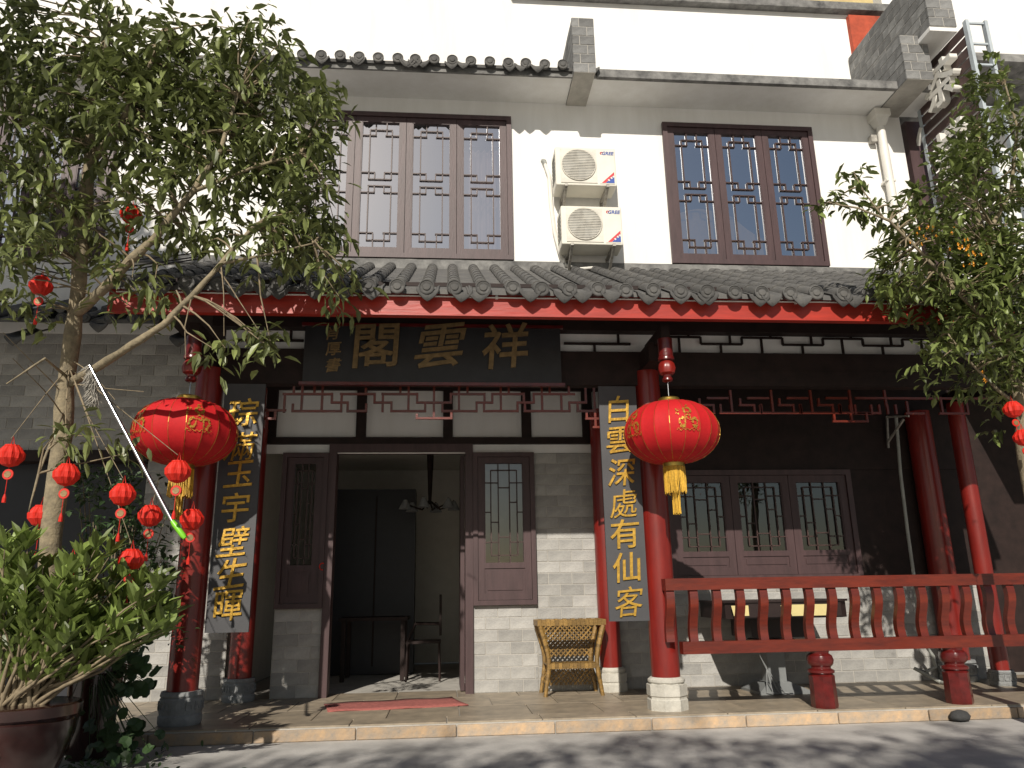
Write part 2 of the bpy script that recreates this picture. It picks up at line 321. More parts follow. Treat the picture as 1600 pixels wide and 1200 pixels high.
def tiled_eave(parent, x0, x1, pitch, e, t, r, nseg, name):
    """e=(y,z) of the eave, t=(y,z) of the top edge"""
    n = int((x1-x0)/pitch); dirv = Vector((0, t[0]-e[0], t[1]-e[1])).normalized(); up = Vector((0, -dirv.z, dirv.y))
    dk = MB(); th = .05
    dk.add([(x0-.05,e[0],e[1]-th),(x1+.05,e[0],e[1]-th),(x1+.05,t[0],t[1]-th),(x0-.05,t[0],t[1]-th),(x0-.05,e[0],e[1]-.008),(x1+.05,e[0],e[1]-.008),(x1+.05,t[0],t[1]-.008),(x0-.05,t[0],t[1]-.008)],
           [(3,2,1,0),(4,5,6,7),(0,1,5,4),(1,2,6,5),(2,3,7,6),(3,0,4,7)])
    roof = dk.build(name, 'rtile', parent)
    o = Vector((0, e[0], e[1]))
    row = tile_profile(MB(), o-dirv*.04, Vector((0, t[0], t[1])), r, nseg).build('cover_tile_row', 'rtile', roof, smooth=True)
    capm = MB(); q = dirv.to_track_quat('Z', 'Y').to_matrix()
    prof = [(r*1.08,-.03),(r*1.1,0.0),(r*.98,.004),(r*.9,-.004),(r*.6,-.004),(r*.5,.006),(r*.2,.010)]
    tmp = MB().lathe((0,0,0), [(a, -b) for a, b in prof], 18); f = Vector((0,-1,0)).to_track_quat('-Z','Y').to_matrix()
    capm.add([o-dirv*.045+up*r*.35+f@v for v in tmp.v], tmp.f); cap = capm.build('end_cap', 'rtile', roof, smooth=True)
    # drip tile: curved pan with a pointed apron hanging at the eave
    dm = MB(); hw = pitch/2-r*.55; vs = []; N = 8
    for i in range(N+1):
        s = -1+2*i/N; sag = -.030*(1-s*s); drop = .028+(1-abs(s))**.8*.06
        b = Vector((s*hw, 0, 0))+up*(sag+.012)
        vs += [o-dirv*.05+b, o-dirv*.055+b+Vector((0,-.006,-drop)), o+dirv*.5+b]
    dm.add(vs, [f for i in range(N) for f in ((3*i+1, 3*i+4, 3*i+3, 3*i), (3*i, 3*i+3, 3*i+5, 3*i+2))])
    k = len(dm.v); drip = dm.build('drip_tile', 'rtile', roof, smooth=True)
    sol = drip.modifiers.new('t', 'SOLIDIFY'); sol.thickness = .012
    first = True; x = x0+pitch/2
    for i in range(n):
        jx = random.uniform(-.008, .008); jz = random.uniform(-.006, .006)
        for src, xx in ((row, x), (cap, x), (drip, x+pitch/2)):
            if first: src.location.x += xx; continue
            c = src.copy(); col.objects.link(c); c.parent = roof; c.location = src.location.copy(); c.location.x += xx-(x0+pitch/2)-(pitch/2 if src is drip else 0)+jx; c.location.z += jz
            if src is drip: c.rotation_euler.y = random.uniform(-.05, .05)
        first = False; x += pitch
    return roof
PE = P(1000,456,6.07)
tiled_eave(house, -2.72, 6.0, .2425, (6.07, PE.z), (YW-.02, 4.88), .06, 10, 'porch_roof')
tiled_eave(house, P(400,90,YE).x, split-.13, .222, (YE-.03, ez+.10), (YW+.7, ez+.52), .06, 5, 'upper_roof')
# flashing strip where the porch roof meets the wall
MB().bb(-2.8, 6.0, YW-.12, YW-.036, 4.80, 4.93).build('ridge_course', 'stain', house)
# brick pier on the upper eave and stepped gable piers on the right
def pier(name, x0, x1, y0, y1, z0, z1, bh=.14):
    o = MB().bb(x0+.012, x1-.012, y0+.012, y1, z0, z1).build(name, 'joint', house)
    bricks(o, x0, x1, y0+.012, z0, z1, .19, bh, 'dbrick'); bricks(o, y0+.02, y1, x0+.012, z0, z1, .3, bh, 'dbrick', axis='y')
    return o
a, b = P(895,100,YE-.1), P(931,100,YE-.1)
pier('pier', a.x, b.x, YE-.12, YW+.55, ez-.02, P(912,29,YE-.1).z)
a, b = P(1417,120,7.75), P(1453,112,7.75)
pier('gable_pier', a.x, b.x+.05, 7.75, 9.28, a.z-.02, P(1430,55,7.75).z)
a2 = P(1453,37,7.5)
pier('gable_pier', a2.x, a2.x+.36, 7.5, 9.28, a2.z-.02, a2.z+.9)
MB().bb(a2.x-.0, a2.x+.36, 7.52, 9.28, a2.z-.08, a2.z-.022).build('pier_corbel', 'white', house)
MB().bb(6.0, 6.55, 9.22, 9.298, P(1390,85,9.22).z, P(1390,26,9.22).z).build('red_panel', 'redwall', house)
# things behind the parapet
MB().bb(1.5, 9, 11.5, 11.7, 9, 13.2).build('rear_wall', 'yel', house)
# ------------------------------------------------------------ porch timber frame
MB().bb(-2.76, 5.98, YF, YF+.07, P(1000,497,YF).z, P(1000,464,YF).z).build('fascia_board', 'redbeam', house)
zb0, zb1 = P(700,603,YP).z, P(700,588,YP).z
pl, pr = P(280,1132,ZP), None
XL, XR = -2.18, 1.94
XE = 6.05
bm_ = MB().bb(XL, XE, YP-.06, YP+.06, zb0, zb1+.06); bm_.bb(XL, XE, YP-.09, YP+.09, 3.56, 3.70); bm_.build('lintel_beam', 'dark', house)
for X in (XL, XR, XE): MB().bb(X-.07, X+.07, 6.66, YW, 3.16, 3.34).build('cross_beam', 'dark', house)
MB().bb(-2.7, 6.0, 6.3, YW, 3.715, 3.75).build('porch_ceiling', 'dark', house)
frz0, frz1 = P(900,551,YP).z, 3.56
MB().bb(XL+.1, XE, YP+.03, YP+.05, frz0, frz1).build('frieze_board', 'white', house)
MB().bb(XL+.1, XE, YP-.05, YP+.065, zb1+.062, frz0-.002).build('frieze_beam', 'dark', house)
fl = MB(); zf = (frz0+.02+3.53)/2; x = XR+.15; k = 0
while x < XE-.4:
    a, b = (frz0+.10, frz0+.17) if k % 2 else (frz0+.17, frz0+.10)
    fl.bar((x,YP-.01,a),(x+.42,YP-.01,a),.02); fl.bar((x+.42,YP-.01,a),(x+.42,YP-.01,b),.02); fl.bar((x+.2,YP-.01,frz0),(x+.2,YP-.01,a),.02); fl.bar((x+.3,YP-.01,a),(x+.3,YP-.01,3.55),.02); x += .42; k += 1
fl.build('frieze_lattice', 'dark', house)
for x0, x1 in ((1.14,1.80),(-2.0,-1.35)):
    fl = MB(); fl.bar((x0,YP-.01,frz0+.09),(x1,YP-.01,frz0+.09),.022); fl.bar((x0+.3,YP-.01,frz0+.09),(x0+.3,YP-.01,frz0),.022); fl.bar((x1-.12,YP-.01,frz0+.09),(x1-.12,YP-.01,3.55),.022); fl.build('frieze_lattice', 'dark', house)
# hanging lattice under the lintel, door bay; segments traced on the plane of the pillars
def Z5(x, y): return P(400+x/2.857, 580+y/2.857, YP)
hl = MB(); bw = .021
def hseg(pts):
    for a, b in zip(pts, pts[1:]):
        A, B = Z5(*a), Z5(*b)
        if abs(a[0]-b[0]) < abs(a[1]-b[1]): B.x = A.x
        else: B.z = A.z
        e = (B-A).normalized()*bw/2; hl.bar(A-e, B+e, bw, bw*.97 if abs(e.x) > abs(e.z) else bw*1.03)
for pts in ([(125,180),(125,102),(340,102),(340,140),(410,140),(410,178),(492,178),(492,150)], [(45,175),(130,175)], [(165,150),(165,178),(380,178),(380,102),(490,102),(490,80)], [(490,102),(530,102),(530,140),(605,140),(605,178),(755,178),(755,145)],
            [(565,178),(565,102),(720,102),(720,140),(870,140),(870,102),(1020,102),(1020,140)], [(718,195),(718,210),(872,210),(872,180)], [(832,150),(832,178),(985,178),(985,140),(1055,140),(1055,102),(1195,102),(1195,140),(1240,140),(1240,102),(1420,102)],
            [(1018,150),(1018,178),(1168,178),(1168,140),(1195,140)], [(1200,150),(1200,178),(1400,178),(1400,140),(1435,140),(1435,178),(1525,178)], [(1475,178),(1475,212),(1525,212)], [(1508,80),(1508,250),(1528,250)], [(45,80),(45,250)], [(45,212),(85,212),(85,178)],
            [(170,72),(170,102)], [(208,72),(208,178)], [(262,72),(262,102)], [(298,72),(298,178)], [(645,72),(645,102)], [(682,72),(682,178)], [(795,72),(795,210)], [(906,72),(906,178)], [(944,72),(944,102)], [(1092,72),(1092,178)], [(1128,72),(1128,102)], [(1275,72),(1275,178)], [(1310,72),(1310,102)], [(1362,102),(1362,178)], [(1396,72),(1396,102)], [(1470,80),(1470,140),(1435,140)]): hseg(pts)
hl.build('hanging_lattice', 'redrail', house)
hl = MB()
S6 = 2.2857
def Z6(x, y): return P(900+x/S6, 480+y/S6, YP)
Z5 = Z6
for x0 in (430, 575, 715, 855): hseg([(x0+10,330),(x0+10,350),(x0+60,350),(x0+60,378)]); hseg([(x0+85,350),(x0+85,378),(x0+230,378),(x0+230,352)]); hseg([(x0+120,300),(x0+120,378)]); hseg([(x0+40,325),(x0+110,325)])
for pts in ([(920,382),(920,408),(1040,408),(1040,382)], [(978,352),(978,408)], [(995,352),(995,380),(1057,380),(1057,352)], [(1110,352),(1110,378)], [(1140,352),(1140,378)], [(1180,340),(1180,380),(1240,380)], [(1000,325),(1500,325)], [(1100,300),(1100,350)], [(1300,325),(1300,380),(1400,380),(1400,330)]): hseg(pts)
hl.build('hanging_lattice', 'redrail', house)
# ------------------------------------------------------------ ground floor wall, door, sidelights
DX0, DX1 = P(527,710,YW).x, P(727,710,YW).x
zd = P(620,708,YW).z
SL0, SR1 = P(432,900,YW).x, P(838,900,YW).x
zsill = P(800,945,YW).z
ztr0, ztr1 = P(600,684,YW).z, P(600,610,YW).z
CX0, CX1 = -2.06, 1.74                     # engaged columns
def wallpanel(x0, x1, z0, z1, name='brick_wall'):
    o = MB().bb(x0, x1, YW+.012, YW+.2, z0, z1).build(name, 'joint', house); bricks(o, x0, x1, YW+.012, z0, z1); return o
JW = .085
wallpanel(SL0, DX0-JW, ZP, zsill-.002); wallpanel(DX1+JW, SR1, ZP, zsill-.002); wallpanel(SR1+.002, CX1+.1, ZP, zd)
window(house, SL0, DX0-JW, zsill, zd, YW, 1, .05, .07, LAT2, 'dglass', .26, 'sidelight', bw=.012)
window(house, DX1+JW, SR1, zsill, zd, YW, 1, .05, .07, LAT2, 'dglass', .26, 'sidelight', bw=.012)
df = MB(); df.bb(DX0-JW+.001, DX0, YW-.03, YW+.16, ZP, zd+.1); df.bb(DX1, DX1+JW-.001, YW-.03, YW+.16, ZP, zd+.1); df.bb(DX0, DX1, YW-.028, YW+.158, zd+.01, zd+.1)
dfo = df.build('door_frame', 'purple', house)
hx = P(503,885,YW-.08); rg = MB(); rg.tube([(hx.x+.03*math.cos(t*.5), YW-.052, hx.z+.035*math.sin(t*.5)) for t in range(2, 11)], .006, 6); rg.build('door_pull', 'pred', dfo)
# open door leaf folded back inside
dl = MB(); dl.bb(DX1-.05, DX1-.005, YW+.17, YW+.85, ZP+.01, zd); dl.build('door_leaf', 'purple', house)
tb = MB(); tb.bb(CX0, CX1+.10, YW-.04, YW+.18, zd+.1, ztr0); tb.bb(CX0, CX1+.10, YW-.03, YW+.18, ztr1, ztr1+.25)
for px in (565, 700, 822): X = P(px,650,YW).x; tb.bb(X-.055, X+.055, YW-.028, YW+.1, ztr0, ztr1)
for X in (CX0+.12, P(917,650,YW).x): tb.bb(X-.06, X+.06, YW-.026, YW+.1, ztr0, ztr1)
tb.build('transom_frame', 'dark', house)
MB().bb(CX0, CX1+.1, YW+.02, YW+.04, zd, ztr1).build('transom_panel', 'white', house)
MB().bb(-2.3, 6.0, YW+.02, YW+.2, ztr1+.25, 4.6).build('lower_wall', 'dark', house)
# right bay: low brick wall, sash windows, dark transom
wy0 = P(1200,907,YW).z; wy1 = P(1200,735,YW).z; RB0, RB1 = CX1+.10, 6.05
wallpanel(RB0, RB1, ZP, wy0-.002)
window(house, P(1045,850,YW).x, P(1340,850,YW).x, wy0, wy1, YW, 3, .06, .08, LAT2, 'dglass', .12, 'porch_window', bw=.013)
wb = MB(); wb.bb(RB0, P(1045,850,YW).x-.002, YW+.0, YW+.2, wy0, wy1); wb.bb(P(1340,850,YW).x+.002, RB1, YW, YW+.2, wy0, wy1); wb.bb(RB0, RB1, YW-.01, YW+.2, wy1+.002, ztr1+.25)
wb.build('bay_panel', 'dark', house)
# room seen through the door
rz1 = 3.05; ro = MB()
ro.bb(-2.3, 1.8, 12.4, 12.5, ZP, rz1); ro.bb(-2.4, -2.3, YW+.2, 12.5, ZP, rz1); ro.bb(1.8, 1.9, YW+.2, 12.5, ZP, rz1); ro.bb(-2.4, 1.9, YW+.2, 12.5, rz1+.002, rz1+.1)
ro.build('room_wall', 'room', house)
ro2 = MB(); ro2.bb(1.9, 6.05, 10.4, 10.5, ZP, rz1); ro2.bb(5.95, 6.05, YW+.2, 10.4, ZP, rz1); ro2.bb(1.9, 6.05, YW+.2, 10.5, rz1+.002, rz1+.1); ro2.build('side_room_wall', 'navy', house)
# ------------------------------------------------------------ engaged columns with stone feet
def column(X, Y, r, z1, name, label, grp, base, m='red', foot=.26):
    t = thing(name, label, 'column', (X, Y, ZP), grp)
    MB().lathe((X,Y,ZP), [(r, foot-.01),(r*1.01, 1.2),(r*.97, z1-ZP)], 28).build('shaft', m, t, smooth=True)
    if base == 'oct':
        MB().lathe((X,Y,ZP), [(r*1.42,0),(r*1.42,foot*.33),(r*1.34,foot*.36),(r*1.34,foot*.42),(r*1.42,foot*.46),(r*1.42,foot*.80),(r*1.3,foot*.82),(r*1.24,foot*.84)], 8, a0=R(22.5)).build('foot', 'stone', t)
        MB().lathe((X,Y,ZP+foot*.84), [(r*1.22,0),(r*1.3,.012),(r*1.3,.03),(r*1.1,.05)], 24).build('foot_ring', 'stone', t, smooth=True)
    else:
        b = MB().lathe((X,Y,ZP), [(r*1.3,0),(r*1.38,.02),(r*1.38,foot*.28),(r*1.3,foot*.32),(r*1.36,foot*.4),(r*1.36,foot*.78),(r*1.28,foot*.82),(r*1.36,foot*.88),(r*1.3,foot),(r*1.0,foot)], 28).build('foot', 'dstone', t, smooth=True)
        c = MB()
        for k in range(14):
            a = 2*math.pi*k/14; q = Matrix.Rotation(a, 3, 'Z'); o = Vector((X,Y,ZP+foot*.59))
            for (dx, dz, w_, h_) in ((0,.03,.05,.008),(0,-.03,.05,.008),(-.022,0,.008,.06),(.012,.008,.03,.008),(.022,-.008,.008,.03)): c.box(o+q@Vector((r*1.365, dx, dz)), (.012, w_, h_), q)
        c.build('carving', 'dstone', b)
    return t
column(XL, YP, .125, 3.16, 'porch_column', 'red round porch column with carved grey stone foot beside the potted shrubs', 'columns along the porch front', 'round')
column(XR, YP, .125, 3.16, 'porch_column', 'red round porch column with pale octagonal stone foot at the end of the railing', 'columns along the porch front', 'oct')
column(CX0, YW-.10, .115, zb1, 'wall_column', 'dark red column against the wall behind the couplet board beginning with a jade radical', 'columns against the porch wall', 'round', foot=.22)
column(CX1, YW-.10, .115, zb1, 'wall_column', 'red column against the brick wall beside the wicker table', 'columns against the porch wall', 'oct', foot=.22)
xq = P(1465,850,YW-.1).x
column(xq, YW-.10, .14, 3.1, 'wall_column', 'dark red column against the wall behind the far end of the railing', 'columns against the porch wall', 'round', foot=.22)
column(P(1538,900,8.0).x, 8.0, .09, 3.1, 'porch_post', 'slim orange-red post catching the sun behind the far balusters', None, 'round', foot=.15)
# ------------------------------------------------------------ porch railing
YR = 6.865
zt, zb = P(1250,901,YR).z, P(1250,1008,YR).z
rail = thing('porch_railing', 'red wooden porch railing with curved balusters between the lantern column and the right tree', 'railing', (XR+.1, YR, ZP))
MB().bb(XR-.02, 6.6, YR-.06, YR+.07, zt-.10, zt).build('top_rail', 'redrail', rail)
MB().bb(XR+.10, 6.6, YR-.05, YR+.06, zb-.05, zb+.05).build('bottom_rail', 'redrail', rail)
bmb = MB(); n = 10; h0, h1 = zb+.05, zt-.10; vs = []
for i in range(n+1):
    t = i/n; yy = .024*math.sin(t*math.pi*2) - .03*t; xo = .012*t
    for dx, dy in ((-.036,-.028),(.036,-.028),(.036,.028),(-.036,.028)): vs.append((dx+xo, yy+dy+.02, h0+(h1-h0)*t))
bmb.add(vs, [(4*i+k, 4*i+(k+1)%4, 4*i+4+(k+1)%4, 4*i+4+k) for i in range(n) for k in range(4)] + [(3,2,1,0), tuple(4*n+k for k in range(4))])
x0b = P(1048,1000,YR).x
bal = MB(); bal.v = [v+Vector((x0b, YR, 0)) for v in bmb.v]; bal.f = bmb.f
b0 = bal.build('baluster', 'redrail', rail, smooth=True); step = (P(1411,1000,YR).x - x0b)/10
for i in range(1, 19):
    c = b0.copy(); col.objects.link(c); c.parent = rail; c.location.x = b0.location.x + step*i
def short_post(X, label):
    t = thing('rail_post', label, 'post', (X, YR+.02, ZP), 'turned posts under the railing'); H = zb-.052-ZP
    MB().lathe((X,YR+.02,ZP), [(.108,0),(.112,.02),(.106,H*.50),(.108,H*.56),(.095,H*.59)], 8, a0=R(22.5)).build('shaft', 'maroon', t, smooth=True)
    MB().lathe((X,YR+.02,ZP), [(.09,H*.59),(.112,H*.62),(.112,H*.66),(.085,H*.69),(.085,H*.72)], 20).build('collar', 'maroon', t, smooth=True)
    MB().lathe((X,YR+.02,ZP), [(.085,H*.72),(.108,H*.77),(.115,H*.84),(.105,H*.92),(.08,H*.96),(.085,H)], 24, lob=lambda a, z: 1+.05*math.sin(6*a)*math.sin((z-H*.72)/(H*.28)*math.pi)).build('carved_head', 'maroon', t, smooth=True)
p1, p2 = PZ(1285,1104,ZP), PZ(1497,1098,ZP)
short_post(p1.x, 'turned maroon post under the railing beside the mahjong table')
short_post(p2.x, 'turned maroon post under the railing beside the grey hose')
short_post(p2.x+(p2.x-p1.x), 'turned maroon post under the shaded far end of the railing')
# ------------------------------------------------------------ couplet boards and name board
def couplet(px0, px1, py0, py1, chars, cx, label):
    a, b = P(px0, py1, 6.98), P(px1, py1, 6.98); top = P(px0, py0, 6.98).z; X0, X1 = a.x, a.x+.36; Y = 6.98
    t = thing('couplet_board', label, 'sign board', ((X0+X1)/2, Y, a.z), 'couplet boards on the porch columns')
    MB().bb(X0, X1, Y-.012, Y+.012, a.z, top).build('board', 'board', t)
    MB().box(((X0+X1)/2, Y+.045, top-.1), (.05,.065,.05)).build('bracket', 'dark', t); MB().box(((X0+X1)/2, Y+.045, a.z+.3), (.05,.065,.05)).build('bracket', 'dark', t)
    for ch, py in chars:
        bo = 0 if ch in '客滿處' else .007
        glyph(ch, ((X0+X1)/2+.0, Y-.019, P(cx, py, Y).z), .275, 'gold', t, rnd=.04, bold=bo, shear=.1)
couplet(320, 385, 600, 989, [('琮',645),('滿',698),('玉',741),('宇',793),('壁',846),('生',896),('暉',946)], 365, 'dark couplet board with gold characters, dappled in shade, on the column near the potted shrub')
couplet(952, 1012, 604, 971, [('白',640),('雲',688),('深',738),('處',787),('有',834),('仙',886),('客',940)], 968, 'sunlit slate couplet board with gold characters beside the railing column')
nb = thing('name_board', 'black name board with three large bronze characters above the door', 'sign board', (0, 6.95, P(680,598,6.95).z))
a, b = P(478,500,6.95), P(874,500,6.95); zn0, zn1 = P(680,598,6.95).z, 3.56
MB().bb(a.x, b.x, 6.94, 6.97, zn0, zn1).build('board', 'black', nb)
MB().bb(a.x-.03, b.x+.03, 6.925, 6.975, zn0-.03, zn0-.001).build('board_frame', 'maroon', nb); MB().bb(a.x-.03, b.x+.03, 6.925, 6.975, zn1+.001, zn1+.03).build('board_frame', 'maroon', nb)
for ch, px in (('祥', 790), ('雲', 688), ('閣', 588)): glyph(ch, P(px, 540, 6.93), .47, 'bronze', nb, rnd=.04, bold=.012, shear=.12)
for ch, py in (('肖', 520), ('厚', 545), ('書', 570)): glyph(ch, P(521, py, 6.935), .14, 'bronze', nb, rnd=.03, bold=.012, depth=.004)
for X in (a.x+.3, b.x-.3): MB().bb(X-.02, X+.02, 6.97, 7.0, zn0+.1, zn1).build('hanger', 'dark', nb)
# ------------------------------------------------------------ hanging posts and lanterns
def hanging_post(X, Y, zb_, label):
    t = thing('hanging_post', label, 'hanging post', (X, Y, zb_), 'turned posts hanging under the eave'); H = .40
    MB().lathe((X,Y,zb_), [(.066,.235),(.066,H)], 24).build('shaft', 'maroon', t, smooth=True)
    MB().lathe((X,Y,zb_), [(.05,.19),(.072,.2),(.072,.225),(.066,.235)], 24).build('collar', 'maroon', t, smooth=True)
    MB().lathe((X,Y,zb_), [(.04,.06),(.068,.08),(.078,.12),(.07,.165),(.05,.19)], 32, lob=lambda a, z: 1+.06*math.sin(8*a)*math.cos((z-.12)*25)).build('carved_ball', 'red', t, smooth=True)
    MB().lathe((X,Y,zb_), [(.03,0),(.046,.012),(.046,.03),(.036,.045),(.04,.06)], 24).build('finial', 'maroon', t, smooth=True)
    MB().bb(X-.04, X+.04, Y-.04, 7.0, zb_+H-.001, zb_+H+.12).build('bracket_arm', 'dark', t)
    return t
YL = 6.46
def lantern(c, zt_, label, rx=.41, rz=.275):
    X, Y, Zc = c; t = thing('red_lantern', label, 'lantern', (X, Y, Zc-rz), 'large silk lanterns hanging from the porch eave'); N = 20
    prof = []
    for i in range(25):
        a = -math.pi/2+math.pi*(i+1.6)/27.2; prof.append((rx*max(.14, abs(math.cos(a))**.80), rz*math.sin(a)))
    lob = lambda a, z: 1 - .022*abs(math.sin(N/2*a))**.5 + .011
    sh = MB().lathe((X,Y,Zc), prof, 160, lob).build('shade', 'lred', t, smooth='all')
    rb = MB()
    for k in range(N):
        a = 2*math.pi*k/N; rb.tube([(X+r*1.0135*math.cos(a), Y+r*1.0135*math.sin(a), Zc+z) for r, z in prof[::2]], .0022, 4, False)
    rb.build('rib', 'brass', sh)
    MB().lathe((X,Y,Zc+rz-.015), [(.09,0),(.095,.01),(.095,.04),(.085,.05),(.0,.052)], 28).build('top_cap', 'brass', t, smooth=True)
    MB().lathe((X,Y,Zc-rz-.035), [(.085,0),(.095,.008),(.095,.04),(.085,.05)], 28).build('bottom_cap', 'brass', t, smooth=True)
    g = MB()
    def surf(a, s):   # point on the silk
        r = rx*abs(math.cos(s))**.80*1.012; return Vector((X+r*math.cos(a), Y+r*math.sin(a), Zc+rz*math.sin(s)))
    for k in range(5):
        a0 = R(-90)+2*math.pi*k/5+(.07 if X > 0 else .55)
        blobs = [(0,.42,.10,.13,90),(-.13,.02,.075,.17,80),(.13,.02,.075,.17,80),(0,.18,.06,.1,30),(-.2,.45,.05,.06,14),(-.22,.3,.03,.05,8),(.02,.62,.05,.05,10)]
        for (da, ds, ra, rs, n_) in blobs:
            for _ in range(n_):
                q = random.uniform(0, 6.28); rr = random.uniform(.35, 1)**.6; a = a0+da+ra*rr*math.cos(q); s = ds+rs*rr*math.sin(q)
                p = surf(a, s); tx = (surf(a+.01, s)-p).normalized(); ty = (surf(a, s+.01)-p).normalized(); th = random.uniform(0, 3.14); e = random.uniform(.004,.010); e2 = e*random.uniform(.25,.6)
                u1 = tx*math.cos(th)+ty*math.sin(th); u2 = ty*math.cos(th)-tx*math.sin(th); nn = tx.cross(ty)*.002
                g.add([p-u1*e+nn, p-u2*e2+nn, p+u1*e+nn, p+u2*e2+nn], [(0,1,2,3)])
        for i in range(26):
            a = a0-.25+.5*i/26; s = -.2+.03*math.sin(i*1.3); p = surf(a, s); p2 = surf(a+.018, s+.02*math.sin(i)); g.tube([p, p2], .0025, 4)
    g.build('gold_motif', 'gold', sh)
    f = MB()
    for k in range(90):
        a = 2*math.pi*k/90; r = .088+random.uniform(-.006,.004); L = .225+random.uniform(-.015,.01); x, y = X+r*math.cos(a), Y+r*math.sin(a); z = Zc-rz-.03
        f.tube([(x,y,z), (x+random.uniform(-.004,.004), y+random.uniform(-.004,.004), z-L*.5), (x+random.uniform(-.008,.008), y+random.uniform(-.006,.006), z-L)], .0036, 4, False)
    f.build('fringe', 'fringe', t)
    f = MB()
    for k in range(40):
        a = random.uniform(0, 6.28); r = .032*random.random()**.5; x, y = X+r*math.cos(a), Y+r*math.sin(a); z = Zc-rz-.03
        f.tube([(x*.5+X*.5,y*.5+Y*.5,z), (x,y,z-.25), (x+random.uniform(-.006,.006),y,z-.40+random.uniform(-.015,.01))], .0045, 4, False)
    f.build('tassel', 'fringe', t)
    MB().tube([(X,Y,Zc+rz+.03),(X,Y,zt_-.01),(X+.012,Y,zt_+.008)], .004, 6).build('hook_wire', 'steel', t)
    return t
for (px, lbl, hl_) in ((1049, 'large red lantern with gold motif hanging in full sun beside the railing column', 'glossy turned post hanging under the eave above the sunlit lantern'), (290, 'large red lantern dappled with leaf shade hanging near the tree', 'turned post hanging under the eave above the leaf-shaded lantern')):
    c = P(px, 676, YL); hb = P(px, 597, YL).z
    hanging_post(c.x, YL, hb, hl_); lantern((c.x, YL, c.z), hb, lbl)
# thin white conduit along the fascia
cc = thing('white_conduit', 'thin white conduit clipped along the top of the red fascia', 'conduit', (0, YF-.02, 3.5))
zc_ = P(1000,467,YF).z-.012
MB().tube([(-2.7+i*.5, YF-.012, zc_+.004*math.sin(i*1.7)) for i in range(18)], .007, 6).build('tube', 'pvc', cc)
for px in (776, 1012, 1242): X = P(px,468,YF).x; MB().box((X, YF-.011, zc_), (.022,.02,.03)).build('clip', 'pvc', cc)
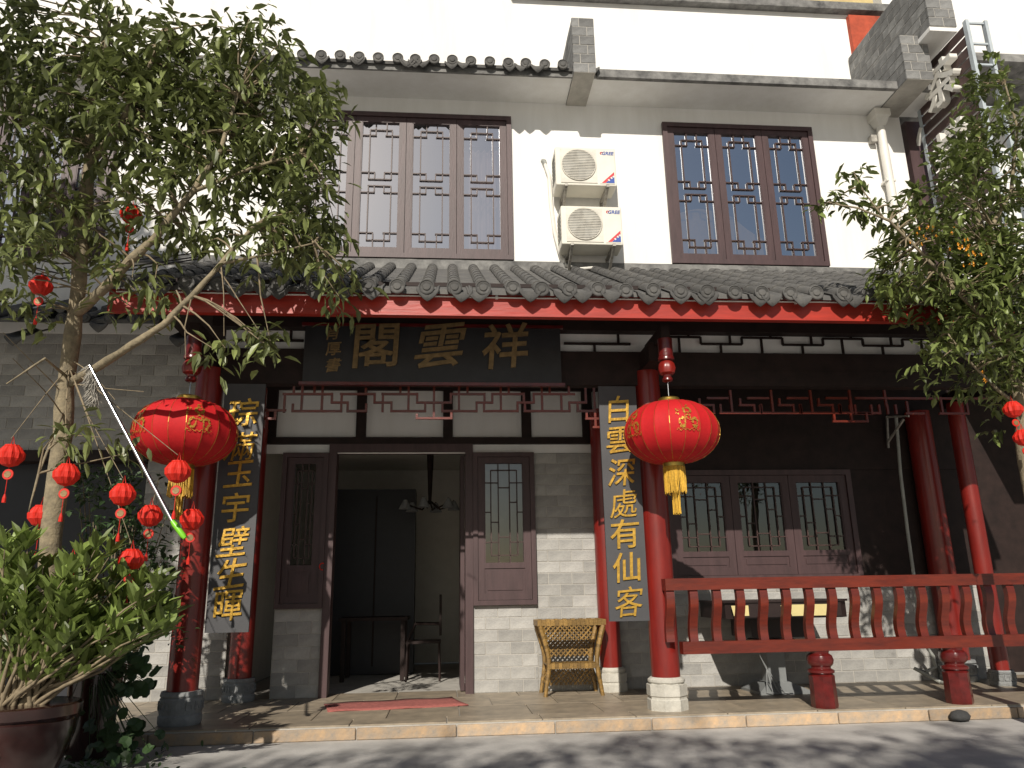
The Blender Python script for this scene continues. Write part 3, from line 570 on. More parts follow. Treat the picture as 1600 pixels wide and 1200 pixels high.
# ------------------------------------------------------------ air conditioners
def ac(x0, x1, z0, z1, label):
    Y0, Y1 = YW-.40, YW-.09; t = thing('air_conditioner', label, 'air conditioner', ((x0+x1)/2, YW-.2, z0), 'outdoor air conditioner units on the wall'); W = x1-x0; H = z1-z0
    body = MB().bb(x0, x1, Y0, Y1, z0, z1).build('casing', 'acw', t); bv = body.modifiers.new('b', 'BEVEL'); bv.width = .012; bv.segments = 2
    gx0, gx1 = x0+W*.08, x0+W*.68; cx, cz, r = (gx0+gx1)/2, z0+H*.52, min(H*.42, W*.28)
    MB().bb(gx0, gx1, Y0-.008, Y0-.001, z0+H*.06, z1-H*.06).build('grille_panel', 'acg', t)
    d = MB(); vs = [(cx+r*math.cos(a*.196), Y0-.010, cz+r*math.sin(a*.196)) for a in range(32)]; d.add(vs, [tuple(range(32))]); fan = d.build('fan_opening', 'acd', t)
    bl = MB()
    for k in range(3):
        a0 = k*2.094+.5; vs = [(cx+.03*math.cos(a0), Y0-.012, cz+.03*math.sin(a0))]
        for i in range(8): a = a0+i*.17; vs.append((cx+r*.9*math.cos(a), Y0-.0115-.0004*i, cz+r*.9*math.sin(a)))
        bl.add(vs, [(0,i,i+1) for i in range(1,8)])
    bl.build('fan_blade', 'mjg', fan)
    g = MB()
    for k in range(-9, 10):
        zz = cz+r*k/9.5; hw = math.sqrt(max(0, r*r-(zz-cz)**2)); g.bar((cx-hw, Y0-.018, zz), (cx+hw, Y0-.018, zz), .006)
    for k in range(-14, 15):
        xx = cx+r*k/14.5; hh = math.sqrt(max(0, r*r-(xx-cx)**2)); g.bar((xx, Y0-.0215, cz-hh), (xx, Y0-.0215, cz+hh), .0035)
    g.tube([(cx+r*math.cos(a*.196), Y0-.016, cz+r*math.sin(a*.196)) for a in range(33)], .006, 5)
    g.build('fan_guard', 'acg', t)
    for k in range(7):
        zz = z0+H*(.2+.1*k); MB().bb(x0-.004, x0+.001, Y0+.05, Y1-.05, zz, zz+H*.05).build('side_vent', 'acd', t)
    sx0, sx1 = x0+W*.72, x1-W*.03
    MB().bb(sx0, sx1, Y0-.006, Y0-.001, z0+H*.05, z1-H*.06).build('service_panel', 'acw', t)
    lg = glyph('GREE', (sx0+(sx1-sx0)*.62, Y0-.009, z1-H*.15), .062, 'lblue', t, 'brand_lettering', depth=.001, bold=.02, shear=.2)
    MB().lathe((0,0,0), [(.001,0),(.014,.001),(.014,.002)], 12); rr = MB(); rr.tube([(sx0+.035+.014*math.cos(a*.6), Y0-.008, z1-H*.15+.014*math.sin(a*.6)) for a in range(9)], .005, 5); rr.build('brand_mark', 'lred2', t)
    s = (sx1-sx0); b = MB(); xA, zA = sx0+s*.12, z0+H*.07
    b.add([(xA,Y0-.008,zA),(sx1-.005,Y0-.008,zA+s*.82),(sx1-.005,Y0-.008,zA+s*.58),(xA+s*.25,Y0-.008,zA)], [(3,2,1,0)]); b.build('red_sticker', 'lred2', t)
    b = MB(); b.add([(xA+s*.27,Y0-.0085,zA),(sx1-.005,Y0-.0085,zA+s*.56),(sx1-.005,Y0-.0085,zA)], [(2,1,0)]); b.build('blue_sticker', 'lblue', t)
    for dx, dz in ((.48,.20),(.66,.36),(.80,.46)): b = MB(); b.box((xA+s*dx, Y0-.010, zA+s*dz), (s*.10,.003,s*.13), Matrix.Rotation(-.7,3,'Y')); b.build('sticker_mark', 'letter', t)
    for xx in (x0+W*.16, x0+W*.84):
        k = MB(); k.bb(xx-.018, xx+.018, Y0-.04, YW-.0, z0-.03, z0-.001); k.bar((xx, Y0-.0, z0-.03), (xx, YW-.01, z0-.27), .028); k.bb(xx-.018, xx+.018, YW-.02, YW-.001, z0-.30, z0-.031); k.build('bracket', 'galv', t)
    return t
A1, A2 = P(867,229,YW-.4), P(964,291,YW-.4); B1, B2 = P(876,321,YW-.4), P(974,383,YW-.4)
ac(A1.x, A2.x, A2.z, A1.z, 'cream outdoor air conditioner unit, the upper of two on the white wall')
ac(B1.x, B2.x, B2.z, B1.z, 'cream outdoor air conditioner unit, the lower of two, just above the porch roof')
pts = [P(850,252,YW-.03), P(858,275,YW-.05), P(861,320,YW-.05), P(866,360,YW-.05), P(874,392,YW-.06), P(880,412,YW-.05)]
pp = thing('wrapped_pipe', 'white wrapped refrigerant pipe running down beside the air conditioners', 'pipe', pts[-1])
MB().tube(pts, [.022,.026,.028,.026,.024,.022], 8).build('tube', 'pvc', pp, smooth=True); MB().tube([pts[0]+Vector((-.01,.03,.02)), pts[0], pts[0]+Vector((.01,0,-.04))], .03, 8).build('end_sleeve', 'hose', pp)
pts = [P(880,405,YW-.06), P(884,415,YW-.12), P(905,420,YW-.16), P(930,418,YW-.15)]; MB().tube(pts, .018, 8).build('tail', 'pvc', pp, smooth=True)
# downpipe
dp = thing('downpipe', 'white downpipe with square hopper under the right end of the eave', 'downpipe', P(1392,400,YW-.08))
a = P(1372,178,YW-.1); MB().lathe((a.x,YW-.1,a.z-.20), [(.075,0),(.12,.10),(.15,.12),(.15,.22)], 4, a0=R(45)).build('hopper', 'pvc', dp)
MB().tube([(a.x,YW-.1,a.z-.19),(a.x+.01,YW-.1,a.z-1.2),(a.x+.02,YW-.1,4.75)], .055, 14).build('pipe', 'pvc', dp, smooth=True)
MB().box((a.x+.005,YW-.08,a.z-1.0),(.13,.13,.03)).build('strap', 'pvc', dp); MB().box((a.x-.10,YW-.05,a.z-.36),(.08,.08,.1)).build('junction_box', 'galv', dp)
# ------------------------------------------------------------ wicker table
def wicker():
    Y0 = 8.08; D = .40; fl, fr = P(852,1086,Y0), P(943,1083,Y0); Xc = (fl.x+fr.x)/2; W = (fr.x-fl.x)/2; H = P(885,969,Y0).z-ZP
    t = thing('wicker_table', 'brown wicker side table with flared legs and an open top on the porch', 'table', (Xc, Y0+D/2, ZP)); Wt = W+.06
    f = MB(); z1 = ZP+H
    for (xa, xb, ya, yb) in ((-Wt,Wt,0,.05),(-Wt,Wt,D-.05,D),(-Wt,-Wt+.05,.051,D-.051),(Wt-.05,Wt,.051,D-.051)):
        nseg = 16; 
        for i in range(nseg):
            if xb-xa > yb-ya: s = (xb-xa)/nseg; f.bb(Xc+xa+i*s+.001, Xc+xa+(i+1)*s-.001, Y0+ya, Y0+yb, z1-.055+.003*(i%2), z1+.003*(i%2))
            else: s = (yb-ya)/nseg; f.bb(Xc+xa, Xc+xb, Y0+ya+i*s+.001, Y0+ya+(i+1)*s-.001, z1-.055+.003*(i%2), z1+.003*(i%2))
    f.build('top_frame', 'wick', t)
    for sx in (-1, 1):
        for yy in (.02, D-.02):
            m_ = MB(); N = 22
            for i in range(N):
                s = i/N; s2 = (i+1)/N
                def pos(s): return Vector((Xc+sx*(Wt-.03-.085*math.sin(min(1,s*1.25)*math.pi*.62)+ .10*max(0,(s-.45))**1.3), Y0+yy, z1-.055-s*(H-.055)))
                a, b = pos(s), pos(s2); w_ = .027-.009*s + .0015*(i % 2); m_.tube([a, b], w_, 6)
            m_.build('leg', 'wick', t)
    sh = MB(); zs = ZP+H*.40; ws = W-.03
    for i in range(14): s = 2*ws/14; sh.bb(Xc-ws+i*s+.001, Xc-ws+(i+1)*s-.001, Y0+.0, Y0+.045, zs-.03, zs+.02+.003*(i%2)); sh.bb(Xc-ws+i*s+.003, Xc-ws+(i+1)*s-.003, Y0+.05, Y0+D-.06, zs, zs+.012)
    sh.build('shelf', 'wick', t)
    me = MB()
    for za, zb2 in ((ZP+H*.48, z1-.06), (ZP+.07, zs-.04)):
        xl, xr, yb = Xc-ws, Xc+ws, Y0+D-.03; h_ = zb2-za; q = -h_
        while q < 2*ws+h_:
            for sg_ in (1, -1):                      # diagonal cane clipped to the panel
                f0 = q if sg_ > 0 else q+0; xa = xl+f0; pa = [(x_, za+sg_*(x_-xa)) if sg_ > 0 else (x_, zb2-(x_-xa)) for x_ in (max(xl, xa), min(xr, xa+h_))]
                if pa[1][0]-pa[0][0] > .02: me.bar((pa[0][0], yb-.004*sg_, pa[0][1]), (pa[1][0], yb-.004*sg_, pa[1][1]), .013)
            q += .05
    me.build('woven_back', 'wick', t)
wicker()
# red mat
c4 = [PZ(512,1113,ZP), PZ(732,1103,ZP), PZ(706,1090,ZP), PZ(506,1100,ZP)]
mt = MB(); N = 24; vs = []
for j in range(5):
    for i in range(N+1):
        u_ = i/N; v_ = j/4; p = (c4[0]*(1-u_)+c4[1]*u_)*(1-v_)+(c4[3]*(1-u_)+c4[2]*u_)*v_
        vs.append((p.x, p.y+.012*math.sin(u_*9+j), ZP+.008+.004*math.sin(u_*14+v_*5)))
mt.add(vs, [(j*(N+1)+i, j*(N+1)+i+1, (j+1)*(N+1)+i+1, (j+1)*(N+1)+i) for j in range(4) for i in range(N)])
mo = mt.build('door_mat', 'mat', loc=(c4[0]+c4[2])/2, smooth='all'); tag(mo, 'faded red door mat lying on the porch tiles before the doorway', 'mat'); s_ = mo.modifiers.new('s', 'SOLIDIFY'); s_.thickness = .008
# ------------------------------------------------------------ mahjong table behind the railing
def mahjong():
    c = PZ(1218,1078,ZP); X, Y = c.x+.06, 8.02; zt_ = P(1225,937,Y-.4).z; x0, x1 = P(1128,950,Y-.42).x, P(1322,950,Y-.42).x; Xc = (x0+x1)/2; hw = (x1-x0)/2
    t = thing('mahjong_table', 'black mahjong table with cream drawer panel on a grey pedestal behind the railing', 'table', (Xc, Y, ZP))
    b = MB(); y0, y1 = Y-hw*.9, Y+.42
    for zA, zB, k in ((zt_-.17, zt_-.02, .97), (zt_-.02, zt_, 1.0)):
        vs = []; hx = hw*k; hy = (y1-y0)/2*k; cyy = (y0+y1)/2; q = .10
        for z in (zA, zB):
            for px, py in ((-hx+q,-hy),(hx-q,-hy),(hx,-hy+q),(hx,hy-q),(hx-q,hy),(-hx+q,hy),(-hx,hy-q),(-hx,-hy+q)): vs.append((Xc+px, cyy+py, z))
        b.add(vs, [tuple(range(7,-1,-1)), tuple(range(8,16))] + [(i,(i+1)%8,8+(i+1)%8,8+i) for i in range(8)])
    b.build('table_top', 'mjb', t)
    yf = (y0+y1)/2-(y1-y0)/2*.97-.004
    d = MB(); d.add([(Xc-.02,yf,zt_-.045),(Xc+.40,yf,zt_-.045),(Xc+.37,yf,zt_-.15),(Xc+.01,yf,zt_-.15)], [(3,2,1,0)]); d.build('drawer_panel', 'cream', t)
    d = MB(); d.add([(Xc-hw*.93,yf,zt_-.045),(Xc-hw*.93+.17,yf,zt_-.045),(Xc-hw*.93+.17,yf,zt_-.14),(Xc-hw*.93+.02,yf,zt_-.14)], [(3,2,1,0)]); d.build('drawer_panel', 'cream', t)
    for s in (-1, 1):
        for k in range(4): v = MB(); xx = Xc+.19+s*(.25+.0); v.bb(xx-.035+s*.012*(-k), xx+.035+s*.012*(-k)*2, yf-.002, yf, zt_-.058-k*.024, zt_-.050-k*.024); v.build('vent_slit', 'cream', t)
    MB().bb(Xc-.30, Xc+.30, Y-.28, Y+.28, zt_-.36, zt_-.171).build('machine_box', 'mjb', t)
    MB().lathe((Xc,Y,zt_-.46), [(.20,0),(.24,.03),(.24,.07),(.18,.10)], 20).build('collar', 'mjg', t, smooth=True)
    MB().bb(Xc-.09, Xc+.09, Y-.09, Y+.09, ZP+.10, zt_-.46).build('pedestal', 'mjg', t)
    f = MB(); f.lathe((Xc,Y,ZP), [(.37,.0),(.37,.025),(.16,.10)], 4, a0=R(45)); f.build('base', 'mjg', t)
    cb = MB()
    for k in range(4):
        a = -.2-.03*k; cb.tube([(Xc-.17-.01*k,Y-.22,zt_-.38),(Xc-.20+a*.2,Y-.24-.02*k,zt_-.5),(Xc-.15+a*.1,Y-.25,ZP+.25),(Xc-.2+.06*k,Y-.27,ZP+.02),(Xc-.1+.05*k,Y-.30,ZP+.012)], .006, 5)
    cb.build('cable', 'mjg', t)
mahjong()
# grey hose hanging at the right bay
hp = [(1400,650),(1407,740),(1418,830),(1428,900),(1434,960),(1440,1000),(1458,1025),(1462,1042),(1446,1050),(1428,1044)]
ho = thing('drain_hose', 'grey drain hose hanging down the wall and coiling behind the railing', 'hose', (P(1440,1000,8.3).x, 8.3, ZP))
MB().tube([P(x,y,8.3) for x, y in hp] + [PZ(1470,1066,ZP+.02), PZ(1500,1072,ZP+.02)], .018, 8).build('tube', 'hose', ho, smooth=True)
wp = thing('wall_bracket', 'dim triangular shelf bracket under the beam of the right bay', 'bracket', P(1400,655,8.3))
k = MB(); k.bar(P(1385,652,8.45), P(1420,650,8.1), .02); k.bar(P(1388,690,8.45), P(1412,655,8.15), .02); k.bar(P(1386,650,8.5), P(1388,700,8.5), .02); k.build('frame', 'galv', wp)
st = PZ(1512,1124,0.03); so = MB().lathe((st.x, YK-.06, 0), [(.02,0),(.075,.015),(.085,.04),(.06,.075),(.02,.09)], 9, lob=lambda a, z: 1+.2*math.sin(a*2+1)).build('stone', 'pebble', loc=(st.x, YK-.06, 0), smooth='all'); tag(so, 'small dark stone lying on the street against the kerb', 'stone')
# ------------------------------------------------------------ room contents
ch = thing('chandelier', 'dark branched chandelier with frosted shades seen through the doorway', 'chandelier', (P(672,760,10.2).x, 10.2, P(672,800,10.2).z))
cX, cZ = ch.location.x, ch.location.z
MB().tube([(cX,10.2,3.05),(cX,10.2,cZ+.1)], [.05,.02], 8).build('stem', 'dark', ch)
for k in range(6):
    a = k*1.047+.3; d = Vector((math.cos(a), math.sin(a), 0)); o = Vector((cX,10.2,cZ))
    MB().tube([o+Vector((0,0,.15)), o+d*.14+Vector((0,0,.04)), o+d*.28+Vector((0,0,.08)), o+d*.33+Vector((0,0,.16))], .012, 6).build('arm', 'dark', ch)
    MB().lathe(o+d*.33+Vector((0,0,.03)), [(.085,0),(.06,.05),(.025,.12)], 14).build('shade', 'dstone', ch, smooth=True)
cb = thing('dark_cabinet', 'tall dark cabinet standing inside the doorway', 'cabinet', (-.75, 11, ZP)); MB().bb(-1.55, -.42, 10.9, 11.3, ZP, 2.55).build('case', 'navy', cb); MB().bb(-.97, -.95, 10.885, 10.898, ZP+.1, 2.45).build('door_seam', 'dark', cb)
def chair(X, Y, lbl, s):
    t = thing('chair', lbl, 'chair', (X, Y, ZP), 'chairs inside the room'); z = ZP
    MB().bb(X-.21, X+.21, Y-.2, Y+.2, z+.43, z+.46).build('seat', 'dark', t)
    for dx in (-.2,.2):
        for dy in (-.19,.19): MB().tube([(X+dx,Y+dy,z),(X+dx*.95,Y+dy,z+.43)], .014, 6).build('leg', 'dark', t)
    MB().bb(X+s*.19, X+s*.22, Y-.2, Y+.2, z+.52, z+1.0).build('backrest', 'dark', t)
    for dy in (-.19,.19): MB().tube([(X+s*.2,Y+dy,z+.65),(X-s*.1,Y+dy,z+.66),(X-s*.2,Y+dy,z+.45)], .014, 6).build('armrest', 'dark', t)
chair(P(662,1000,10).x, 10.0, 'dark armchair standing inside the doorway', 1)
tb = thing('dining_table', 'dark table inside the room behind the doorway', 'table', (P(585,1000,10.2).x, 10.3, ZP)); X = tb.location.x
MB().bb(X-.42, X+.42, 9.95, 10.65, ZP+.70, ZP+.74).build('table_top', 'dark', tb)
for dx in (-.36,.36):
    for dy in (-.28,.28): MB().bb(X+dx-.025, X+dx+.025, 10.3+dy-.025, 10.3+dy+.025, ZP, ZP+.70).build('leg', 'dark', tb)
# ------------------------------------------------------------ neighbouring house on the left
nl = thing('grey_brick_house', 'shaded grey brick house adjoining the left end of the tiled porch', 'building', (-5, YW, 0))
NX1 = -2.25; zt0 = P(90,512,8.4).z
zo = P(100,703,YW).z
wl = MB().bb(-7.5, NX1, YW+.05, YW+.3, zo, zt0+.25).build('wall', 'joint', nl); bricks(wl, -5.3, NX1, YW+.05, zo, zt0, .27, .118, 'brick')
MB().bb(-7.5, NX1, YW+.03, YW+.05, zt0, zt0+.25).build('plaster_band', 'white', nl)
xo = P(215,850,YW).x
wl2 = MB().bb(xo, NX1, YW+.05, YW+.3, ZP, zo).build('wall', 'joint', nl); bricks(wl2, xo, NX1, YW+.05, ZP, zo, .27, .118, 'brick')
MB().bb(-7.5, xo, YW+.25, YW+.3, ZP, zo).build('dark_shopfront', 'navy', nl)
MB().bb(-7.5, xo, YW+.0, YW+.2, zo-.12, zo).build('shop_lintel', 'dark', nl)
e_ = P(90,497,7.95)
tiled_eave(nl, -6.0, NX1-.05, .235, (7.95, e_.z), (YW+.05, e_.z+.34), .052, 3, 'lean_to_roof')
MB().bb(-7.5, -3.72, YW+.02, YW+.24, e_.z+.3, 7.25).build('upper_wall', 'white', nl)
MB().bb(-3.72, -2.7, YW+.02, YW+.06, e_.z+.3, 4.6).build('upper_wall', 'white', nl)
window(nl, P(-20,300,YW).x, P(172,300,YW).x, wz0-.05, wz1-.05, YW+.0, 3)
MB().bb(-7.5, -3.72, YE+.05, YW+.3, 7.21, 7.26).build('soffit', 'white', nl)
cab = thing('wall_cable', 'black cables sagging along the grey wall behind the tree', 'cable', (-4, YW-.1, 4.6))
for dz in (0, .1, .16): MB().tube([P(0,395+dz*100,8.3), P(90,412+dz*150,8.3), P(200,408+dz*90,8.3), P(310,395+dz*60,8.3)], .009, 5).build('cable', 'mjb', cab)
# ------------------------------------------------------------ neighbouring house and projecting sign on the right
nr = thing('right_house', 'shaded house with white soffit behind the slatted sign', 'building', (8, 9.2, 0))
MB().bb(6.62, 13, 9.3, 9.5, 0, 13).build('wall', 'white', nr); MB().bb(6.56, 13, 8.3, 9.3, P(1560,95,8.3).z, P(1560,95,8.3).z+.12).build('soffit', 'stain', nr)
MB().bb(6.10, 6.34, 8.52, 8.62, 4.9, P(1425,190,8.52).z).build('timber_post', 'purple', nr)
MB().bb(6.6, 13, 7.0, 9.28, 3.6, 3.75).build('porch_roof', 'dark', nr)
MB().bb(6.4, 13, 9.22, 9.29, .1, 3.6).build('dark_front', 'dark', nr)
for k in range(9): z = P(1590,330,9.2).z-.4+k*.07; MB().bb(8.3, 9.6, 9.2, 9.29, z, z+.05).build('louvre', 'purple', nr)
sx = P(1446,230,8.4).x
sg = thing('slatted_sign', 'brown slatted projecting sign with white raised characters in a weathered steel frame', 'sign', (sx, 7.6, 4.9))
top_out = PX(1507,36,sx); y_out = top_out.y; z_hi = top_out.z; z_lo = 4.75; y_in = 8.40
ns = 20; hh = (z_hi-z_lo)/ns
for i in range(ns):
    MB().bb(sx, sx+.02, y_out+.03, y_in-.03, z_lo+i*hh+.018, z_lo+(i+1)*hh-.018).build('slat', 'slat', sg)
for yy in (y_out, y_in): MB().bb(sx-.005, sx+.035, yy-.03, yy+.03, z_lo-.05, z_hi+.03).build('frame_bar', 'frame', sg)
for yy in (y_out,): MB().bb(sx+.24, sx+.28, yy-.03, yy+.03, z_lo-.05, z_hi+.03).build('frame_bar', 'frame', sg)
for i in range(0, ns+1, 2): MB().bb(sx+.036, sx+.24, y_out-.012, y_out+.012, z_lo+i*hh-.012, z_lo+i*hh+.012).build('frame_rung', 'frame', sg)
MB().bb(sx+.0, sx+.26, y_in+.031, YW+.7, z_hi-.4, z_hi-.35).build('support_arm', 'pvc', sg); MB().bar((sx, YW+.2, 6.5), (sx, y_in, 6.95), .05).build('support_arm', 'pvc', sg)
for ch_, zz in (('茶', z_hi-.55), ('楼', z_hi-1.45)):
    me = text_mesh(ch_, .6, .05, 0, .02)
    for v in me.vertices: x, y, z = v.co; v.co = (-z, -x, y)       # faces -X
    me.materials.clear(); me.materials.append(M['letter']); inst(me, (sx-.06, (y_out+y_in)/2-.05, zz), sg, 'raised_character')
# ------------------------------------------------------------ foliage
def leaf(mb, p, d, L, W, n=None, curl=.25):
    d = d.normalized(); n = n or Vector((random.uniform(-.5,.5), random.uniform(-.5,.5), 1)); s = d.cross(n)
    if s.length < .05: s = d.orthogonal()
    s.normalize(); n = s.cross(d).normalized(); k = curl*L
    a = p; m1 = p+d*L*.35-n*k*.12; m2 = p+d*L*.7-n*k*.5; t = p+d*L-n*k
    f = n*W*.18
    mb.add([a, m1-s*W*.5+f, m1, m1+s*W*.5+f, m2-s*W*.42+f, m2, m2+s*W*.42+f, t], [(0,2,1),(0,3,2),(1,2,5,4),(2,3,6,5),(4,5,7),(5,6,7)])
def spray(mb, c, n, L, W, out, droop=.4, spread=.07, upright=0):
    for _ in range(n):
        d = Vector((random.gauss(0,1), random.gauss(0,1), random.gauss(0,.7)))+out*.8; d.normalize(); d = d+Vector((0,0,-droop+upright)); 
        q = c+Vector((random.gauss(0,spread), random.gauss(0,spread), random.gauss(0,spread)))
        l = L*random.uniform(.65,1.2); leaf(mb, q, d, l, W*random.uniform(.8,1.15)*l/L, curl=random.uniform(.05,.45))
def nearest(nodes, p): return min(nodes, key=lambda q: (q-p).length)
def twig(mb, a, b, r0=.012, r1=.004, sag=.06):
    mid = (a+b)/2+Vector((random.uniform(-sag,sag), random.uniform(-sag,sag), random.uniform(-sag*.3,sag))); mb.tube([a, (a+mid)/2+Vector((0,0,sag*.2)), mid, (mid+b)/2, b], [r0, r0*.85, (r0+r1)/2, r1*1.2, r1], 5, False)
def limb(mb, pts, r0, r1):
    n = len(pts); q = []; 
    for i in range(n-1):
        for k in range(3): q.append(pts[i].lerp(pts[i+1], k/3)+Vector((random.uniform(-1,1),random.uniform(-1,1),0))*r0*.12)
    q.append(pts[-1]); m = len(q); rs = [(r0+(r1-r0)*i/(m-1))*(1+.10*math.sin(i*2.1)) for i in range(m)]; mb.tube(q, rs, 10); return q
def tree(name, label, base, trunk, limbs, blobs, L, W, nl_, lm, droop=.45, twigs=True, hang=(), tr=(.1,.04), depth=.45, group=None, spread=.07):
    t = thing(name, label, 'tree', base, group); tk = MB(); nodes = limb(tk, trunk, *tr); nodes = nodes[len(nodes)//3:]
    for pts, r0, r1 in limbs: nodes += limb(tk, pts, r0, r1)
    tk.build('trunk', 'bark', t, smooth='all'); lv = MB(); tw = MB()
    for (c, rad, n) in blobs:
        for _ in range(n):
            while True:
                v = Vector((random.uniform(-1,1), random.uniform(-1,1), random.uniform(-1,1)))
                if .1 < v.length < 1: break
            p = c+Vector((v.x*rad[0], v.y*rad[1], v.z*rad[2])); o = nearest(nodes, p)
            if twigs and random.random() < .55: twig(tw, o, p, .009, .003)
            spray(lv, p, nl_, L, W, v*.6, droop, spread)
    for a, b in hang: h_ = MB(); twig(h_, a, b, .006, .0025, .04); h_.build('hanging_twig', 'twig', t, smooth='all')
    if tw.v: tw.build('twigs', 'twig', t, smooth='all')['kind'] = 'stuff'
    lv.build('crown', lm, t, smooth=False); return t
YT = 5.6
def pp_(lst, Y=YT): return [P(x, y, Y if len(q) == 0 else q[0]) for (x, y, *q) in lst]
def blob(px, py, rx, ry, n, Y=YT, dy=.55): c = P(px, py, Y); s = (P(px+100, py, Y)-c).length/100; return (c, (rx*s, dy, ry*s), n)
tb_ = Vector((P(74,1000,6.25).x, 6.25, 0))
trunkL = [tb_, P(80,830,6.2), P(97,680,6.15), P(108,560,6.05), P(122,450,5.9), P(133,330,5.8), P(140,230,5.7), P(152,130,5.6), P(168,30,5.5)]
limbsL = [(pp_([(108,600,6.08),(152,574,5.8),(205,540,5.5),(255,507,5.45),(300,462,5.4),(345,412,5.4),(400,350,5.4)]), .036, .014),
          (pp_([(117,490,5.95),(165,450,5.7),(205,405,5.55),(245,370,5.5),(300,300,5.45),(345,235,5.4),(370,150,5.4)]), .045, .014),
          (pp_([(130,360,5.82),(95,320,5.7),(60,262,5.8),(30,200,5.8)]), .035, .012), (pp_([(138,260,5.73),(190,190,5.5),(230,120,5.5),(250,50,5.5)]), .035, .012),
          (pp_([(300,300,5.45),(400,260,5.35),(470,240,5.3)]), .016, .007), (pp_([(345,412,5.4),(430,395,5.3),(490,380,5.3)]), .012, .006),
          (pp_([(100,640,6.1),(60,740,5.4),(45,800,5.4)]), .012, .005), (pp_([(106,590,6.07),(70,560,5.5),(10,600,5.4)]), .012, .005)]
smalls = [(17,712,5.3),(104,742,5.35),(192,773,5.4),(278,737,5.2),(205,875,5.5),(235,806,6.2),(300,812,6.25),(64,806,6.2),(64,447,5.75),(205,335,5.7),(112,885,5.6)]
blobsL = [blob(110,130,150,110,95), blob(300,110,150,80,75), blob(240,200,160,80,60), blob(420,120,70,75,26), blob(60,270,90,80,36), blob(450,230,70,90,42), blob(480,330,55,70,34), blob(330,330,110,55,22), blob(180,330,110,50,16), blob(60,400,70,50,14), blob(430,395,110,25,16), blob(350,250,110,70,26), blob(505,180,25,50,9), blob(530,450,25,40,6), blob(225,445,50,40,6), blob(350,535,22,22,3,5.35,.1), blob(410,535,24,22,4,5.35,.1), blob(200,470,40,30,3), blob(20,470,40,40,5), blob(130,690,90,40,4), blob(40,20,60,40,8), blob(200,30,60,30,8)]
hangL = [(P(108,575,6.05), P(x,y-26,Y)) for x, y, Y in smalls[:5]] + [(P(345,412,5.4), P(350,525,5.35)), (P(340,420,5.4), P(410,525,5.35)), (P(300,462,5.4), P(290,560,5.35)), (P(105,600,6.08), P(225,612,5.4)), (P(99,650,6.1), P(20,560,5.4)), (P(102,620,6.1), P(5,520,5.5)), (P(108,560,6.05), P(180,625,5.4))]
tree('street_tree', 'leafy evergreen street tree with pale mottled trunk hung with small red lanterns', tb_, trunkL, limbsL, [(c, rd, int(n*1.3)) for c, rd, n in blobsL], .135, .044, 12, 'leaf', hang=hangL, tr=(.085,.03))
YT2 = 5.75
rb_ = Vector((P(1592,700,YT2).x+.04, YT2, 0))
trunkR = [rb_, P(1600,720,YT2), P(1592,620,YT2), P(1578,540,YT2), P(1560,460,YT2), P(1535,380,YT2), P(1520,300,YT2), P(1530,200,YT2)]
limbsR = [(pp_([(1580,560),(1540,500,5.6),(1480,440,5.5),(1430,385,5.5),(1390,345,5.5),(1340,325,5.5),(1300,318,5.5)]), .022, .005), (pp_([(1600,640),(1560,610,5.6),(1510,560,5.5),(1480,520,5.5)]), .016, .006), (pp_([(1535,380),(1580,300),(1590,200),(1570,130)]), .02, .007), (pp_([(1380,340,5.5),(1350,300,5.5),(1335,272,5.5)]), .007, .004), (pp_([(1600,560),(1570,500,5.9),(1600,420,5.9)]), .02, .01)]
def rb(px, py, rx, ry, n, dy=.4): return blob(px, py, rx, ry, n, YT2-.1, dy)
blobsR = [rb(1520,330,100,100,80), rb(1560,210,55,80,42), rb(1440,400,65,60,40), rb(1560,440,60,90,95,.6), rb(1490,480,65,60,60,.6), rb(1550,560,55,50,34,.5), rb(1475,570,40,30,8), rb(1545,130,40,40,10), rb(1440,350,40,25,9), rb(1510,235,35,40,8), rb(1410,440,30,30,10), rb(1335,270,14,12,3,.06), rb(1300,318,18,12,4,.06), rb(1340,325,18,10,3,.06), rb(1375,330,20,14,4,.1), rb(1590,640,30,40,6)]
tR = tree('osmanthus_tree', 'leafy tree with orange blossom standing in front of the slatted sign', rb_, trunkR, limbsR, [(c, rd, int(n*1.2)) for c, rd, n in blobsR], .11, .038, 12, 'leafr', droop=.15, tr=(.06,.025), hang=[(P(1585,560,5.6), P(1583,615,5.5)), (P(1592,600,5.6), P(1598,660,5.5))], spread=.045)
fl_ = MB()
for px, py, n in ((1455,370,7),(1500,380,12),(1512,398,10),(1440,378,4),(1530,412,5),(1540,585,3)):
    for _ in range(n):
        p = P(px+random.gauss(0,11), py+random.gauss(0,12), YT2-.45+random.uniform(-.08,.08))
        for k in range(4): a = k*1.57; leaf(fl_, p, Vector((math.cos(a), -.4, math.sin(a))), .016, .012)
fl_.build('blossom', 'flower', tR)
